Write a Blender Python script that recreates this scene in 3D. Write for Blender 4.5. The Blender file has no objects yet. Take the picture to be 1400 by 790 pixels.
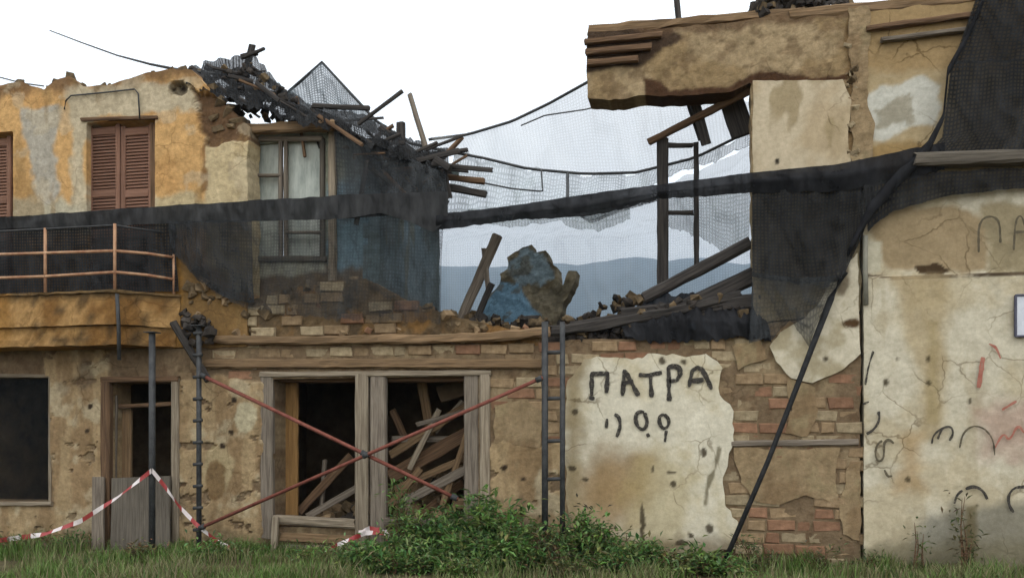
import bpy, math, random
import numpy as np
from mathutils import Vector, Matrix

# ------------------------------------------------------------------ camera, sky, sun, exposure
SC = bpy.context.scene
COL = SC.collection
F = 1212.0                      # focal length in photo pixels (photo 1400 x 790)
TH = math.radians(11.87)        # the camera looks a little to the left of square-on
CAM = Vector((0.0, -11.52, 1.6))
HOR = 600.0                     # photo row of the horizon
cd = bpy.data.cameras.new('camera')
cam = bpy.data.objects.new('camera', cd); COL.objects.link(cam)
cam.location = CAM
cam.rotation_euler = (math.radians(90), 0, TH)
cd.sensor_fit = 'HORIZONTAL'; cd.sensor_width = 36
cd.lens = 36 * F / 1400
cd.shift_y = (HOR - 395) / 1400
cd.clip_end = 20000
SC.camera = cam

SUN_EL, SUN_AZ = math.radians(58), math.radians(205)      # high veiled sun, behind and right of the camera
w = bpy.data.worlds.new('World'); SC.world = w; w.use_nodes = True
nt = w.node_tree; nt.nodes.clear()
sky = nt.nodes.new('ShaderNodeTexSky'); sky.sky_type = 'NISHITA'; sky.sun_disc = False
sky.sun_elevation = SUN_EL; sky.sun_rotation = math.radians(155); sky.air_density = 1.0; sky.dust_density = 4.0
hs = nt.nodes.new('ShaderNodeHueSaturation'); hs.inputs['Saturation'].default_value = 0.18
mx = nt.nodes.new('ShaderNodeMix'); mx.data_type = 'RGBA'; mx.inputs[0].default_value = 0.75
mx.inputs[7].default_value = (16.0, 16.2, 16.4, 1)          # even cloud layer
bg = nt.nodes.new('ShaderNodeBackground'); bg.inputs['Strength'].default_value = 0.13
ow = nt.nodes.new('ShaderNodeOutputWorld')
nt.links.new(sky.outputs[0], hs.inputs['Color']); nt.links.new(hs.outputs[0], mx.inputs[6])
nt.links.new(mx.outputs[2], bg.inputs['Color']); nt.links.new(bg.outputs[0], ow.inputs['Surface'])
sl = bpy.data.lights.new('sun', 'SUN'); sl.energy = 0.6; sl.angle = math.radians(40); sl.color = (1, .96, .9)
so = bpy.data.objects.new('sun', sl); COL.objects.link(so)
so.rotation_euler = (math.radians(90) - SUN_EL, 0, math.radians(25)); so.location = (5, -12, 20)
vs = SC.view_settings
vs.view_transform = 'Standard'; vs.look = 'None'; vs.exposure = 0.18; vs.gamma = 1.0; vs.use_curve_mapping = False
SC.cycles.transparent_max_bounces = 24
SC.cycles.max_bounces = 6
SC.cycles.use_denoising = True
SC.cycles.filter_width = 1.5

rnd = random.Random(7)

# ------------------------------------------------------------------ helpers
def W(px, py, y=0.0):
    """point where the photo ray through (px, py) meets the vertical plane at depth y (wall face is y=0)"""
    cx = (px - 700) / F; cz = (HOR - py) / F
    dx = cx * math.cos(TH) - math.sin(TH); dy = cx * math.sin(TH) + math.cos(TH)
    t = (y - CAM.y) / dy
    return Vector((CAM.x + dx * t, y, CAM.z + cz * t))
def WL(pts, y=0.0):
    return [(lambda v: (v.x, v.z))(W(p[0], p[1], y)) for p in pts]

def lin(c): return [((v / 255) / 12.92 if v / 255 <= .04045 else ((v / 255 + .055) / 1.055) ** 2.4) for v in c]
def A(r, g, b, k=1.22):
    """base colour of a thing that the photo shows as r,g,b under this flat light"""
    return tuple(min(.82, v / k) for v in lin((r, g, b)))

def _h(xi, yi, s):
    h = (xi.astype(np.int64) * 374761393 + yi.astype(np.int64) * 668265263 + s * 974634777) & 0xffffffff
    h = ((h ^ (h >> 13)) * 1274126177) & 0xffffffff
    return ((h ^ (h >> 16)) & 0xffff) / 65535.0
def vn(x, y, s=0):
    x = np.asarray(x, float); y = np.asarray(y, float)
    xi = np.floor(x); yi = np.floor(y); fx = x - xi; fy = y - yi
    fx = fx * fx * (3 - 2 * fx); fy = fy * fy * (3 - 2 * fy)
    a = _h(xi, yi, s); b = _h(xi + 1, yi, s); c = _h(xi, yi + 1, s); d = _h(xi + 1, yi + 1, s)
    return (a * (1 - fx) + b * fx) * (1 - fy) + (c * (1 - fx) + d * fx) * fy
def fbm(x, y, s=0, o=4):
    t = 0; a = .5; n = 0
    for i in range(o):
        t = t + a * vn(np.asarray(x) * 2 ** i, np.asarray(y) * 2 ** i, s + i * 17); n += a; a *= .55
    return t / n
def sst(a, b, x):
    t = np.clip((x - a) / (b - a), 0, 1); return t * t * (3 - 2 * t)

WLOC = {}
def finish(o, parent, label, cat, group, kind):
    COL.objects.link(o)
    if parent is not None: o.parent = parent
    if label: o['label'] = label
    if cat: o['category'] = cat
    if group: o['group'] = group
    if kind: o['kind'] = kind
    return o
def empty(name, loc, label=None, cat=None, group=None, parent=None):
    o = bpy.data.objects.new(name, None)
    loc = Vector(loc); WLOC[o] = loc
    o.location = loc - (WLOC[parent] if parent is not None else Vector((0, 0, 0)))
    o.empty_display_size = .2
    return finish(o, parent, label, cat, group, None)
def mk(name, V, Fs, mat, parent=None, label=None, cat=None, group=None, kind=None, col=None, smooth=False, origin=None, mats=None, fm=None):
    """one mesh object out of world-space vertices; its origin sits at its base"""
    V = np.asarray(V, float)
    if origin is None:
        lo, hi = V.min(0), V.max(0); origin = Vector(((lo[0] + hi[0]) / 2, (lo[1] + hi[1]) / 2, lo[2]))
    origin = Vector(origin)
    me = bpy.data.meshes.new(name)
    me.from_pydata((V - np.array(origin)).tolist(), [], Fs)
    for m in (mats or [mat]): me.materials.append(m)
    if fm is not None: me.polygons.foreach_set('material_index', fm)
    if col is not None:
        a = me.color_attributes.new('Col', 'FLOAT_COLOR', 'POINT')
        c = np.ones((len(V), 4), np.float32); c[:, :3] = col; a.data.foreach_set('color', c.ravel())
    if smooth: me.polygons.foreach_set('use_smooth', [True] * len(me.polygons))
    me.update()
    o = bpy.data.objects.new(name, me); WLOC[o] = origin
    o.location = origin - (WLOC[parent] if parent is not None else Vector((0, 0, 0)))
    return finish(o, parent, label, cat, group, kind)
def mkm(name, V, Fs, mat, M, parent=None, label=None, cat=None, group=None, kind=None, smooth=False):
    """mesh in local space placed by matrix M (keeps wood grain along the piece)"""
    me = bpy.data.meshes.new(name); me.from_pydata([tuple(v) for v in V], [], Fs); me.materials.append(mat)
    if smooth: me.polygons.foreach_set('use_smooth', [True] * len(me.polygons))
    me.update()
    o = bpy.data.objects.new(name, me)
    loc = M.to_translation(); WLOC[o] = loc
    o.rotation_mode = 'QUATERNION'; o.rotation_quaternion = M.to_quaternion()
    o.location = loc - (WLOC[parent] if parent is not None else Vector((0, 0, 0)))
    return finish(o, parent, label, cat, group, kind)

# ------------------------------------------------------------------ materials
MATS = {}
def base_mat(name, rough=.9, spec=.2):
    m = bpy.data.materials.new(name); m.use_nodes = True
    n = m.node_tree.nodes; b = n['Principled BSDF']
    b.inputs['Roughness'].default_value = rough; b.inputs['Specular IOR Level'].default_value = spec
    MATS[name] = m
    return m, m.node_tree, b
def nodes_noise(t, scale, detail=4, rough=.6, vec=None, vscale=None):
    n = t.nodes.new('ShaderNodeTexNoise'); n.inputs['Scale'].default_value = scale
    n.inputs['Detail'].default_value = detail; n.inputs['Roughness'].default_value = rough
    if vec is not None:
        if vscale is not None:
            mp = t.nodes.new('ShaderNodeMapping'); mp.inputs['Scale'].default_value = vscale
            t.links.new(vec, mp.inputs[0]); vec = mp.outputs[0]
        t.links.new(vec, n.inputs['Vector'])
    return n
def ramp(t, fac, stops):
    r = t.nodes.new('ShaderNodeValToRGB')
    while len(r.color_ramp.elements) < len(stops): r.color_ramp.elements.new(.5)
    for e, (p, c) in zip(r.color_ramp.elements, stops):
        e.position = p; e.color = (*c, 1) if len(c) == 3 else c
    t.links.new(fac, r.inputs[0]); return r
def mul(t, a, b, fac=1.0):
    x = t.nodes.new('ShaderNodeMix'); x.data_type = 'RGBA'; x.blend_type = 'MULTIPLY'; x.inputs[0].default_value = fac
    t.links.new(a, x.inputs[6]); t.links.new(b, x.inputs[7]); return x.outputs[2]
def bump(t, b, h, strength=.4, dist=.02):
    n = t.nodes.new('ShaderNodeBump'); n.inputs['Strength'].default_value = strength; n.inputs['Distance'].default_value = dist
    t.links.new(h, n.inputs['Height']); t.links.new(n.outputs[0], b.inputs['Normal'])
def mat_vcol(name, scale=14, lo=.62, hi=1.22, bstr=.6, bdist=.02, rough=.93, crack=.5):
    m, t, b = base_mat(name, rough, .12)
    a = t.nodes.new('ShaderNodeVertexColor'); a.layer_name = 'Col'
    tc = t.nodes.new('ShaderNodeTexCoord')
    n1 = nodes_noise(t, scale, 6, .7, tc.outputs['Object'])
    r = ramp(t, n1.outputs['Fac'], [(.3, (lo, lo, lo * .97)), (.7, (hi, hi, hi))])
    n2 = nodes_noise(t, scale * .22, 4, .6, tc.outputs['Object'])
    r2 = ramp(t, n2.outputs['Fac'], [(.35, (.90, .89, .87)), (.65, (1.06, 1.06, 1.06))])
    # hairline cracks, only here and there
    n4 = nodes_noise(t, 1.8, 4, .6, tc.outputs['Object'])
    wp = t.nodes.new('ShaderNodeMix'); wp.data_type = 'RGBA'; wp.blend_type = 'ADD'; wp.inputs[0].default_value = .35
    t.links.new(tc.outputs['Object'], wp.inputs[6]); t.links.new(n4.outputs['Color'], wp.inputs[7])
    vo = t.nodes.new('ShaderNodeTexVoronoi'); vo.feature = 'DISTANCE_TO_EDGE'; vo.inputs['Scale'].default_value = 1.9; t.links.new(wp.outputs[2], vo.inputs['Vector'])
    rc = ramp(t, vo.outputs['Distance'], [(.004, (.42, .38, .33)), (.020, (1, 1, 1))])
    n5 = nodes_noise(t, .9, 3, .5, tc.outputs['Object']); rm = ramp(t, n5.outputs['Fac'], [(.50, (0, 0, 0)), (.60, (crack,) * 3)])
    mc = t.nodes.new('ShaderNodeMix'); mc.data_type = 'RGBA'; mc.blend_type = 'MULTIPLY'
    base = mul(t, mul(t, a.outputs[0], r.outputs[0]), r2.outputs[0])
    t.links.new(rm.outputs[0], mc.inputs[0]); t.links.new(base, mc.inputs[6]); t.links.new(rc.outputs[0], mc.inputs[7])
    t.links.new(mc.outputs[2], b.inputs['Base Color'])
    n3 = nodes_noise(t, scale * 1.7, 8, .7, tc.outputs['Object'])
    bump(t, b, n3.outputs['Fac'], bstr, bdist)
    return m
def mat_noise(name, c1, c2, scale=8, rough=.9, bstr=.5, bdist=.02, spec=.15, rand=0.0, stretch=None, metal=0):
    m, t, b = base_mat(name, rough, spec)
    b.inputs['Metallic'].default_value = metal
    tc = t.nodes.new('ShaderNodeTexCoord')
    n1 = nodes_noise(t, scale, 6, .65, tc.outputs['Object'], stretch)
    r = ramp(t, n1.outputs['Fac'], [(.32, c1), (.68, c2)])
    out = r.outputs[0]
    if rand:
        oi = t.nodes.new('ShaderNodeObjectInfo')
        r2 = ramp(t, oi.outputs['Random'], [(0, (1 - rand,) * 3), (1, (1 + rand,) * 3)])
        out = mul(t, out, r2.outputs[0])
    t.links.new(out, b.inputs['Base Color'])
    bump(t, b, n1.outputs['Fac'], bstr, bdist)
    return m
def mat_wood(name, c1, c2, rough=.85): return mat_noise(name, c1, c2, 5, rough, .6, .012, .15, .12, (.35, 9, 9))
def mat_net(name, color, alpha, var=.15, scale=2.5):
    """woven mesh: denser where it is creased or doubled, thinner where it is stretched, dusty in streaks"""
    m, t, b = base_mat(name, .95, .05)
    tc = t.nodes.new('ShaderNodeTexCoord')
    n = nodes_noise(t, scale, 5, .6, tc.outputs['Object'], (1, 1, .5))
    wv = t.nodes.new('ShaderNodeTexWave'); wv.wave_type = 'BANDS'; wv.bands_direction = 'DIAGONAL'; wv.inputs['Scale'].default_value = scale * .9
    wv.inputs['Distortion'].default_value = 16; wv.inputs['Detail'].default_value = 3; wv.inputs['Detail Scale'].default_value = .8
    mp = t.nodes.new('ShaderNodeMapping'); mp.inputs['Scale'].default_value = (1, 1, .45); t.links.new(tc.outputs['Object'], mp.inputs[0]); t.links.new(mp.outputs[0], wv.inputs[0])
    r1 = ramp(t, n.outputs['Fac'], [(.3, (max(0, alpha - var),) * 3), (.7, (min(1, alpha + var * .6),) * 3)])
    r2 = ramp(t, wv.outputs['Fac'], [(.72, (0, 0, 0)), (.98, (min(var * .7, .98 - alpha if alpha < .9 else .02),) * 3)])
    ad = t.nodes.new('ShaderNodeMix'); ad.data_type = 'RGBA'; ad.blend_type = 'ADD'; ad.inputs[0].default_value = 1; ad.clamp_result = True
    t.links.new(r1.outputs[0], ad.inputs[6]); t.links.new(r2.outputs[0], ad.inputs[7]); # the weave: threads about 4 cm apart, both ways
    uvn = t.nodes.new('ShaderNodeUVMap'); tot = None
    for dr in ('X', 'Y'):
        wv2 = t.nodes.new('ShaderNodeTexWave'); wv2.wave_type = 'BANDS'; wv2.bands_direction = dr; wv2.inputs['Scale'].default_value = 7.0; wv2.inputs['Distortion'].default_value = .6; wv2.inputs['Detail'].default_value = 1
        t.links.new(uvn.outputs[0], wv2.inputs[0]); rw = ramp(t, wv2.outputs['Fac'], [(.45, (0, 0, 0)), (.9, (1, 1, 1))])
        if tot is None: tot = rw.outputs[0]
        else:
            mxx = t.nodes.new('ShaderNodeMix'); mxx.data_type = 'RGBA'; mxx.blend_type = 'LIGHTEN'; mxx.inputs[0].default_value = 1; t.links.new(tot, mxx.inputs[6]); t.links.new(rw.outputs[0], mxx.inputs[7]); tot = mxx.outputs[2]
    lo_, hi_ = ((.80, 1.16) if alpha < .9 else (.985, 1.01)) if color[0] < .2 else (.90, 1.08)
    rt = ramp(t, tot, [(0, (lo_,) * 3), (1, (hi_,) * 3)])
    t.links.new(mul(t, ad.outputs[2], rt.outputs[0]), b.inputs['Alpha'])
    n2 = nodes_noise(t, scale * 2.2, 5, .65, tc.outputs['Object'], (1, 1, .3))
    r3 = ramp(t, n2.outputs['Fac'], [(.35, tuple(c * .65 for c in color)), (.7, tuple(c * 1.7 + .004 for c in color))])
    t.links.new(r3.outputs[0], b.inputs['Base Color'])
    bump(t, b, wv.outputs['Fac'], .5, .04)
    return m
WALL = mat_vcol('weathered_wall', 13, .66, 1.16)
PLAS = mat_vcol('plaster', 18, .82, 1.09, .4, .012, .93, .8)
WOODG = mat_wood('grey_wood', A(88, 78, 68), A(150, 138, 122))
WOODD = mat_wood('dull_grey_wood', A(74, 68, 60), A(112, 104, 92))
WOODP = mat_wood('pale_wood', A(105, 92, 76), A(170, 156, 134))
WOODB = mat_wood('brown_wood', A(74, 56, 42), A(132, 104, 78))
WOODT = mat_wood('tan_wood', A(96, 78, 58), A(152, 124, 92))
WOODR = mat_wood('red_brown_wood', A(100, 58, 40), A(150, 98, 72))
CHAR = mat_wood('charred_wood', (.014, .013, .012), (.07, .06, .052))
SHUT = mat_wood('shutter_paint', A(112, 80, 64), A(150, 114, 94))
BRED = mat_noise('red_brick', A(122, 92, 70), A(156, 118, 92), 9, .92, .7, .02, .1, .18)
BTAN = mat_noise('tan_brick', A(124, 102, 76), A(164, 140, 108), 9, .92, .7, .02, .1, .18)
BCRM = mat_noise('cream_brick', A(132, 116, 90), A(178, 160, 128), 9, .92, .7, .02, .1, .15)
STON = mat_noise('rubble_stone', A(78, 66, 50), A(132, 112, 84), 6, .92, .8, .04, .1, .15)
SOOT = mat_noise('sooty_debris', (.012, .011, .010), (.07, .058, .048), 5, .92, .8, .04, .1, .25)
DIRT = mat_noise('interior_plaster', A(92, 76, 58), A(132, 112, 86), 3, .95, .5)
STEEL = mat_noise('dark_steel', (.018, .019, .020), (.055, .055, .053), 12, .6, .3, .005, .35)
RUST = mat_noise('rusty_red_steel', A(104, 54, 42), A(140, 84, 70), 10, .75, .3, .005, .25)
RAILM = mat_noise('rusty_rail_paint', A(146, 92, 64), A(205, 168, 132), 6, .75, .3, .005, .25)
NETB = mat_net('black_net', (.014, .014, .015), .975, .02)
NETS = mat_net('faded_black_net', (.030, .030, .030), .985, .012)
NETD = mat_net('dark_net', (.024, .025, .026), .70, .18)
NETM = mat_net('half_clear_net', (.028, .030, .030), .46, .18)
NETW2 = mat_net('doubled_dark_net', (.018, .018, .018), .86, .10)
NETW = mat_net('thin_dark_net', (.03, .032, .033), .62, .2)
NETT = mat_net('tent_net', (.06, .07, .075), .76, .16)
NETG = mat_net('green_grey_net', (.12, .145, .135), .54, .12, 1.2)
NETL = mat_net('pale_sheer_net', (.24, .24, .225), .40, .04, 1.1)
PAINT = mat_noise('black_spray_paint', (.02, .018, .015), (.06, .052, .045), 14, .8, .1)
PAINTG = mat_noise('faded_black_paint', A(66, 60, 48), A(112, 102, 82), 14, .9, .1)
PAINTR = mat_noise('faded_red_paint', A(160, 84, 70), A(186, 132, 112), 10, .9, .1)
for pm_ in (PAINT, PAINTG, PAINTR):
    t = pm_.node_tree; tc = t.nodes.new('ShaderNodeTexCoord'); nn = nodes_noise(t, 26, 5, .7, tc.outputs['Object'])
    ra = ramp(t, nn.outputs['Fac'], [(.30, (.40,) * 3), (.50, (.97,) * 3)]); t.links.new(ra.outputs[0], t.nodes['Principled BSDF'].inputs['Alpha'])
TAPER = mat_noise('tape_red', A(150, 48, 48), A(172, 72, 68), 6, .5, .05, .002, .4)
TAPEW = mat_noise('tape_white', A(215, 200, 196), A(235, 226, 222), 6, .5, .05, .002, .4)
SIGNW = mat_noise('sign_white', A(205, 208, 215), A(225, 228, 232), 6, .5, .02)
SIGNB = mat_noise('sign_frame_blue', A(74, 74, 88), A(100, 100, 112), 6, .6, .02)
m, t, b = base_mat('old_glass', .08, .07); b.inputs['Base Color'].default_value = (.02, .025, .028, 1); b.inputs['Alpha'].default_value = .12; GLASS = m
MILK = mat_noise('milky_pane', A(140, 148, 138), A(205, 208, 196), 3, .5, .1, .01, .3, .1, (2.5, 1, .6))
def mat_leaf(name):
    m, t, b = base_mat(name, .6, .25)
    a = t.nodes.new('ShaderNodeVertexColor'); a.layer_name = 'Col'
    t.links.new(a.outputs[0], b.inputs['Base Color'])
    tr = t.nodes.new('ShaderNodeBsdfTranslucent'); t.links.new(a.outputs[0], tr.inputs['Color'])
    mi = t.nodes.new('ShaderNodeMixShader'); mi.inputs[0].default_value = .3
    t.links.new(b.outputs[0], mi.inputs[1]); t.links.new(tr.outputs[0], mi.inputs[2])
    t.links.new(mi.outputs[0], t.nodes['Material Output'].inputs['Surface'])
    return m
LEAF = mat_leaf('leaf')

# ------------------------------------------------------------------ shapes
def rough_line(poly, step=.07, amp=.02, seed=0, closed=True):
    out = []; n = len(poly)
    for i in range(n if closed else n - 1):
        a = np.array(poly[i]); b = np.array(poly[(i + 1) % n]); L = np.linalg.norm(b - a)
        k = max(1, int(L / step)); nrm = np.array([-(b - a)[1], (b - a)[0]]) / max(L, 1e-6)
        for j in range(k):
            p = a + (b - a) * j / k
            r = (float(fbm(p[0] * 3.1, p[1] * 3.1, seed, 4)) - .5) * 2.6 * amp + rnd.uniform(-1, 1) * amp * .35
            out.append(tuple(p + nrm * (r if amp else 0)))
    return out
def poly_dist(x, z, polys):
    d2 = np.full(x.shape, 1e9); nx = x.copy(); nz = z.copy(); ins = np.zeros(x.shape, bool)
    for poly in polys:
        P = np.array(poly); Q = np.roll(P, -1, 0)
        for (ax, az), (bx, bz) in zip(P, Q):
            ex, ez = bx - ax, bz - az; L = ex * ex + ez * ez + 1e-12
            tt = np.clip(((x - ax) * ex + (z - az) * ez) / L, 0, 1)
            qx = ax + tt * ex; qz = az + tt * ez; dd = (x - qx) ** 2 + (z - qz) ** 2
            m = dd < d2; d2[m] = dd[m]; nx[m] = qx[m]; nz[m] = qz[m]
            if abs(ez) > 1e-12:
                c = ((az > z) != (bz > z)) & (x < ex * (z - az) / ez + ax); ins ^= c
    return np.sqrt(d2), nx, nz, ins
def pmask(x, z, poly, soft=.04, amp=.12, ns=3.0, seed=1):
    d, _, _, i = poly_dist(np.asarray(x, float), np.asarray(z, float), [poly])
    s = np.where(i, d, -d) + (fbm(x * ns, z * ns, seed, 5) - .5) * 2 * amp
    return sst(-soft, soft, s)
def lay(c, mask, rgb, k=1.0):
    m = (mask * k)[:, None]; return c * (1 - m) + np.array(rgb)[None, :] * m
def sheet(name, outline, holes, yf, thick, cell, colf, hf=None, mat=None, parent=None, rough=.02, seed=0, **kw):
    """upright slab: front face at y=yf facing the camera, uneven outline, openings cut out, real thickness"""
    ol = rough_line(outline, .07, rough, seed); polys = [ol] + [list(h) for h in holes]
    P = np.array(ol); x0, z0 = P.min(0) - cell; x1, z1 = P.max(0) + cell
    nx = int((x1 - x0) / cell) + 2; nz = int((z1 - z0) / cell) + 2
    X, Z = np.meshgrid(x0 + np.arange(nx) * cell, z0 + np.arange(nz) * cell)
    x = X.ravel(); z = Z.ravel()
    d, qx, qz, ins = poly_dist(x, z, polys)
    sn = d < cell * .52; x = np.where(sn, qx, x); z = np.where(sn, qz, z); ok = ins | sn
    I = np.arange(nx * nz).reshape(nz, nx)
    a, b, c, e = I[:-1, :-1].ravel(), I[:-1, 1:].ravel(), I[1:, 1:].ravel(), I[1:, :-1].ravel()
    q = np.stack([a, b, c, e], 1); k = ok[q].sum(1); alls = sn[q].all(1)
    cx = x[q].mean(1); cz = z[q].mean(1)
    _, _, _, ci = poly_dist(cx, cz, polys)
    faces = q[(k == 4) & (~alls | ci)].tolist()
    for f, msk in zip(q[k == 3], ok[q][k == 3]):
        faces.append([int(v) for v, m_ in zip(f, msk) if m_])
    used = np.unique(np.concatenate([np.array(f) for f in faces])); mp = -np.ones(nx * nz, int); mp[used] = np.arange(len(used))
    x = x[used]; z = z[used]; n = len(used)
    faces = [[int(mp[v]) for v in f] for f in faces]
    y = np.full(n, float(yf))
    if hf is not None: y = y - hf(x, z)
    cnt = {}
    for f in faces:
        for i in range(len(f)):
            cnt[(f[i], f[(i + 1) % len(f)])] = 1
    rim = [e_ for e_ in cnt if (e_[1], e_[0]) not in cnt]
    V = np.concatenate([np.stack([x, y, z], 1), np.stack([x, np.full(n, yf + thick), z], 1)])
    FF = list(faces) + [[v + n for v in reversed(f)] for f in faces] + [[e_[1], e_[0], e_[0] + n, e_[1] + n] for e_ in rim]
    c = colf(x, z); C = np.concatenate([c, c])
    return mk(name, V, FF, mat, parent, col=C, **kw)
def beam(name, p0, p1, wd, ht, mat, parent=None, rough=.006, bend=0, taper=1.0, seed=None, roll=0, **kw):
    """timber from p0 to p1 with worn, slightly uneven faces and ends"""
    r = random.Random(seed if seed is not None else hash((round(p0[0], 3), round(p1[2], 3))) & 0xffff)
    p0 = Vector(p0); p1 = Vector(p1); L = (p1 - p0).length; X = (p1 - p0).normalized()
    up = Vector((0, 0, 1)) if abs(X.z) < .95 else Vector((1, 0, 0))
    Y = up.cross(X).normalized(); Z = X.cross(Y)
    M = Matrix((X, Y, Z)).transposed().to_4x4() @ Matrix.Rotation(roll, 4, 'X'); M.translation = p0
    n = max(2, int(L / .18)); V = []; Fs = []
    for i in range(n + 1):
        u = i / n; s = 1 + (taper - 1) * u; bz = bend * math.sin(math.pi * u)
        ch = .18 * min(wd, ht)
        prof = [(-wd / 2, -ht / 2 + ch), (-wd / 2, ht / 2 - ch), (-wd / 2 + ch, ht / 2), (wd / 2 - ch, ht / 2), (wd / 2, ht / 2 - ch), (wd / 2, -ht / 2 + ch), (wd / 2 - ch, -ht / 2), (-wd / 2 + ch, -ht / 2)]
        for (a, b_) in prof:
            ex = r.uniform(-1, 1) * rough * (2.5 if i in (0, n) else .5)
            V.append((u * L + ex, a * s + r.uniform(-rough, rough), b_ * s + bz + r.uniform(-rough, rough)))
    for i in range(n):
        for j in range(8):
            a = i * 8 + j; b_ = i * 8 + (j + 1) % 8; Fs.append([a, b_, b_ + 8, a + 8])
    Fs.append(list(range(8))); Fs.append([n * 8 + 7 - j for j in range(8)])
    return mkm(name, V, Fs, mat, M, parent, **kw)
def tube_geo(pts, rad, sides=8):
    pts = [Vector(p) for p in pts]; V = []; Fs = []; n = len(pts)
    for i, p in enumerate(pts):
        d = (pts[min(i + 1, n - 1)] - pts[max(i - 1, 0)]).normalized()
        up = Vector((0, 0, 1)) if abs(d.z) < .9 else Vector((1, 0, 0))
        a = d.cross(up).normalized(); b_ = d.cross(a); r = rad[i] if isinstance(rad, (list, tuple)) else rad
        for j in range(sides):
            g = 2 * math.pi * j / sides; V.append(p + (a * math.cos(g) + b_ * math.sin(g)) * r)
    for i in range(n - 1):
        for j in range(sides):
            q = i * sides + j; s = i * sides + (j + 1) % sides; Fs.append([q, q + sides, s + sides, s])
    Fs.append(list(range(sides))); Fs.append([(n - 1) * sides + sides - 1 - j for j in range(sides)])
    return V, Fs
def tube(name, pts, rad, mat, parent=None, sides=8, **kw):
    V, Fs = tube_geo(pts, rad, sides); return mk(name, V, Fs, mat, parent, smooth=True, **kw)
def gbox(name, lo, hi, mat, parent=None, cell=.1, jit=.004, colf=None, seed=0, **kw):
    """box of small faces with an uneven surface"""
    lo = np.array(lo, float); hi = np.array(hi, float); n = np.maximum(1, np.round((hi - lo) / cell).astype(int)); n = np.minimum(n, 120)
    idx = {}; V = []; Fs = []; r = random.Random(seed)
    def v(i, j, k):
        key = (i, j, k)
        if key not in idx:
            idx[key] = len(V); p = lo + (hi - lo) * np.array([i / n[0], j / n[1], k / n[2]]); V.append([p[q] + r.uniform(-jit, jit) for q in range(3)])
        return idx[key]
    for i in range(n[0]):
        for j in range(n[1]):
            Fs.append([v(i, j, 0), v(i, j + 1, 0), v(i + 1, j + 1, 0), v(i + 1, j, 0)]); Fs.append([v(i, j, n[2]), v(i + 1, j, n[2]), v(i + 1, j + 1, n[2]), v(i, j + 1, n[2])])
    for i in range(n[0]):
        for k in range(n[2]):
            Fs.append([v(i, 0, k), v(i + 1, 0, k), v(i + 1, 0, k + 1), v(i, 0, k + 1)]); Fs.append([v(i, n[1], k), v(i, n[1], k + 1), v(i + 1, n[1], k + 1), v(i + 1, n[1], k)])
    for j in range(n[1]):
        for k in range(n[2]):
            Fs.append([v(0, j, k), v(0, j, k + 1), v(0, j + 1, k + 1), v(0, j + 1, k)]); Fs.append([v(n[0], j, k), v(n[0], j + 1, k), v(n[0], j + 1, k + 1), v(n[0], j, k + 1)])
    V = np.array(V); c = colf(V[:, 0], V[:, 2]) if colf else None
    return mk(name, V, Fs, mat, parent, col=c, **kw)
def resample(pts, n):
    P = np.array(pts, float); s = np.concatenate([[0], np.cumsum(np.linalg.norm(np.diff(P[:, :2], axis=0), axis=1))]); s /= s[-1]
    u = np.linspace(0, 1, n); return np.stack([np.interp(u, s, P[:, k]) for k in range(P.shape[1])], 1)
def patch(name, rows, mat, n=60, m=8, fold=.06, fs=3.0, seed=0, edge=0.0, parent=None, **kw):
    """hanging cloth through photo polylines (px, py, depth): smooth between rows, with folds"""
    R = [np.array([list(W(*p)) for p in resample(r, n)]) for r in rows]
    grid = []
    for i in range(len(R) - 1):
        for j in range(m):
            u = j / m; grid.append(R[i] * (1 - u) + R[i + 1] * u)
    grid.append(R[-1]); G = np.array(grid); H = G.shape[0]
    uu = np.arange(n)[None, :] / n * fs * 4; vv = np.arange(H)[:, None] / H
    f1 = fbm(uu + vv * 1.5 + seed, vv * 1.2 + seed * 3.3, seed, 4) - .5
    G[:, :, 1] += f1 * 2 * fold
    G[:, :, 2] += (fbm(uu * 1.3 + 7 + seed, vv * 3, seed + 5, 3) - .5) * fold * .8
    if edge:
        G[-1, :, 2] += (fbm(np.arange(n) * .5, np.arange(n) * 0 + seed, seed + 9, 3) - .5) * 2 * edge
    V = G.reshape(-1, 3); Fs = []
    du = np.concatenate([[0], np.cumsum(np.linalg.norm(np.diff(G[H // 2], axis=0), axis=1))]); dv = np.concatenate([[0], np.cumsum(np.linalg.norm(np.diff(G[:, n // 2], axis=0), axis=1))])
    for i in range(H - 1):
        for j in range(n - 1):
            a = i * n + j; Fs.append([a, a + n, a + n + 1, a + 1])
    ob = mk(name, V, Fs, mat, parent, smooth=True, **kw)
    uv = ob.data.uv_layers.new(name='UVMap'); li = np.array([l.vertex_index for l in ob.data.loops])
    uv.data.foreach_set('uv', np.stack([du[li % n], dv[li // n]], 1).astype(np.float32).ravel())
    return ob
def roll_net(name, pts, rad, mat, n=70, seed=0, **kw):
    """a net bunched into a loose rope: lumpy, flattened, never round"""
    P = np.array([list(W(*p)) for p in resample([p[:3] for p in pts], n)])
    V = []; Fs = []; S = 12
    for i in range(n):
        r0 = np.interp(i / (n - 1), np.linspace(0, 1, len(rad)), rad)
        for j in range(S):
            g = 2 * math.pi * j / S
            k = .78 + .5 * float(fbm(i * .16 + seed, math.cos(g) * 1.3 + math.sin(g) * 2.1 + 4, seed, 3))
            V.append(P[i] + np.array([0, math.cos(g) * r0 * .7 * k, math.sin(g) * r0 * k]))
    for i in range(n - 1):
        for j in range(S):
            a = i * S + j; b_ = i * S + (j + 1) % S; Fs.append([a, b_, b_ + S, a + S])
    Fs.append(list(range(S - 1, -1, -1))); Fs.append([(n - 1) * S + j for j in range(S)])
    return mk(name, V, Fs, mat, None, smooth=True, **kw)
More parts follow.
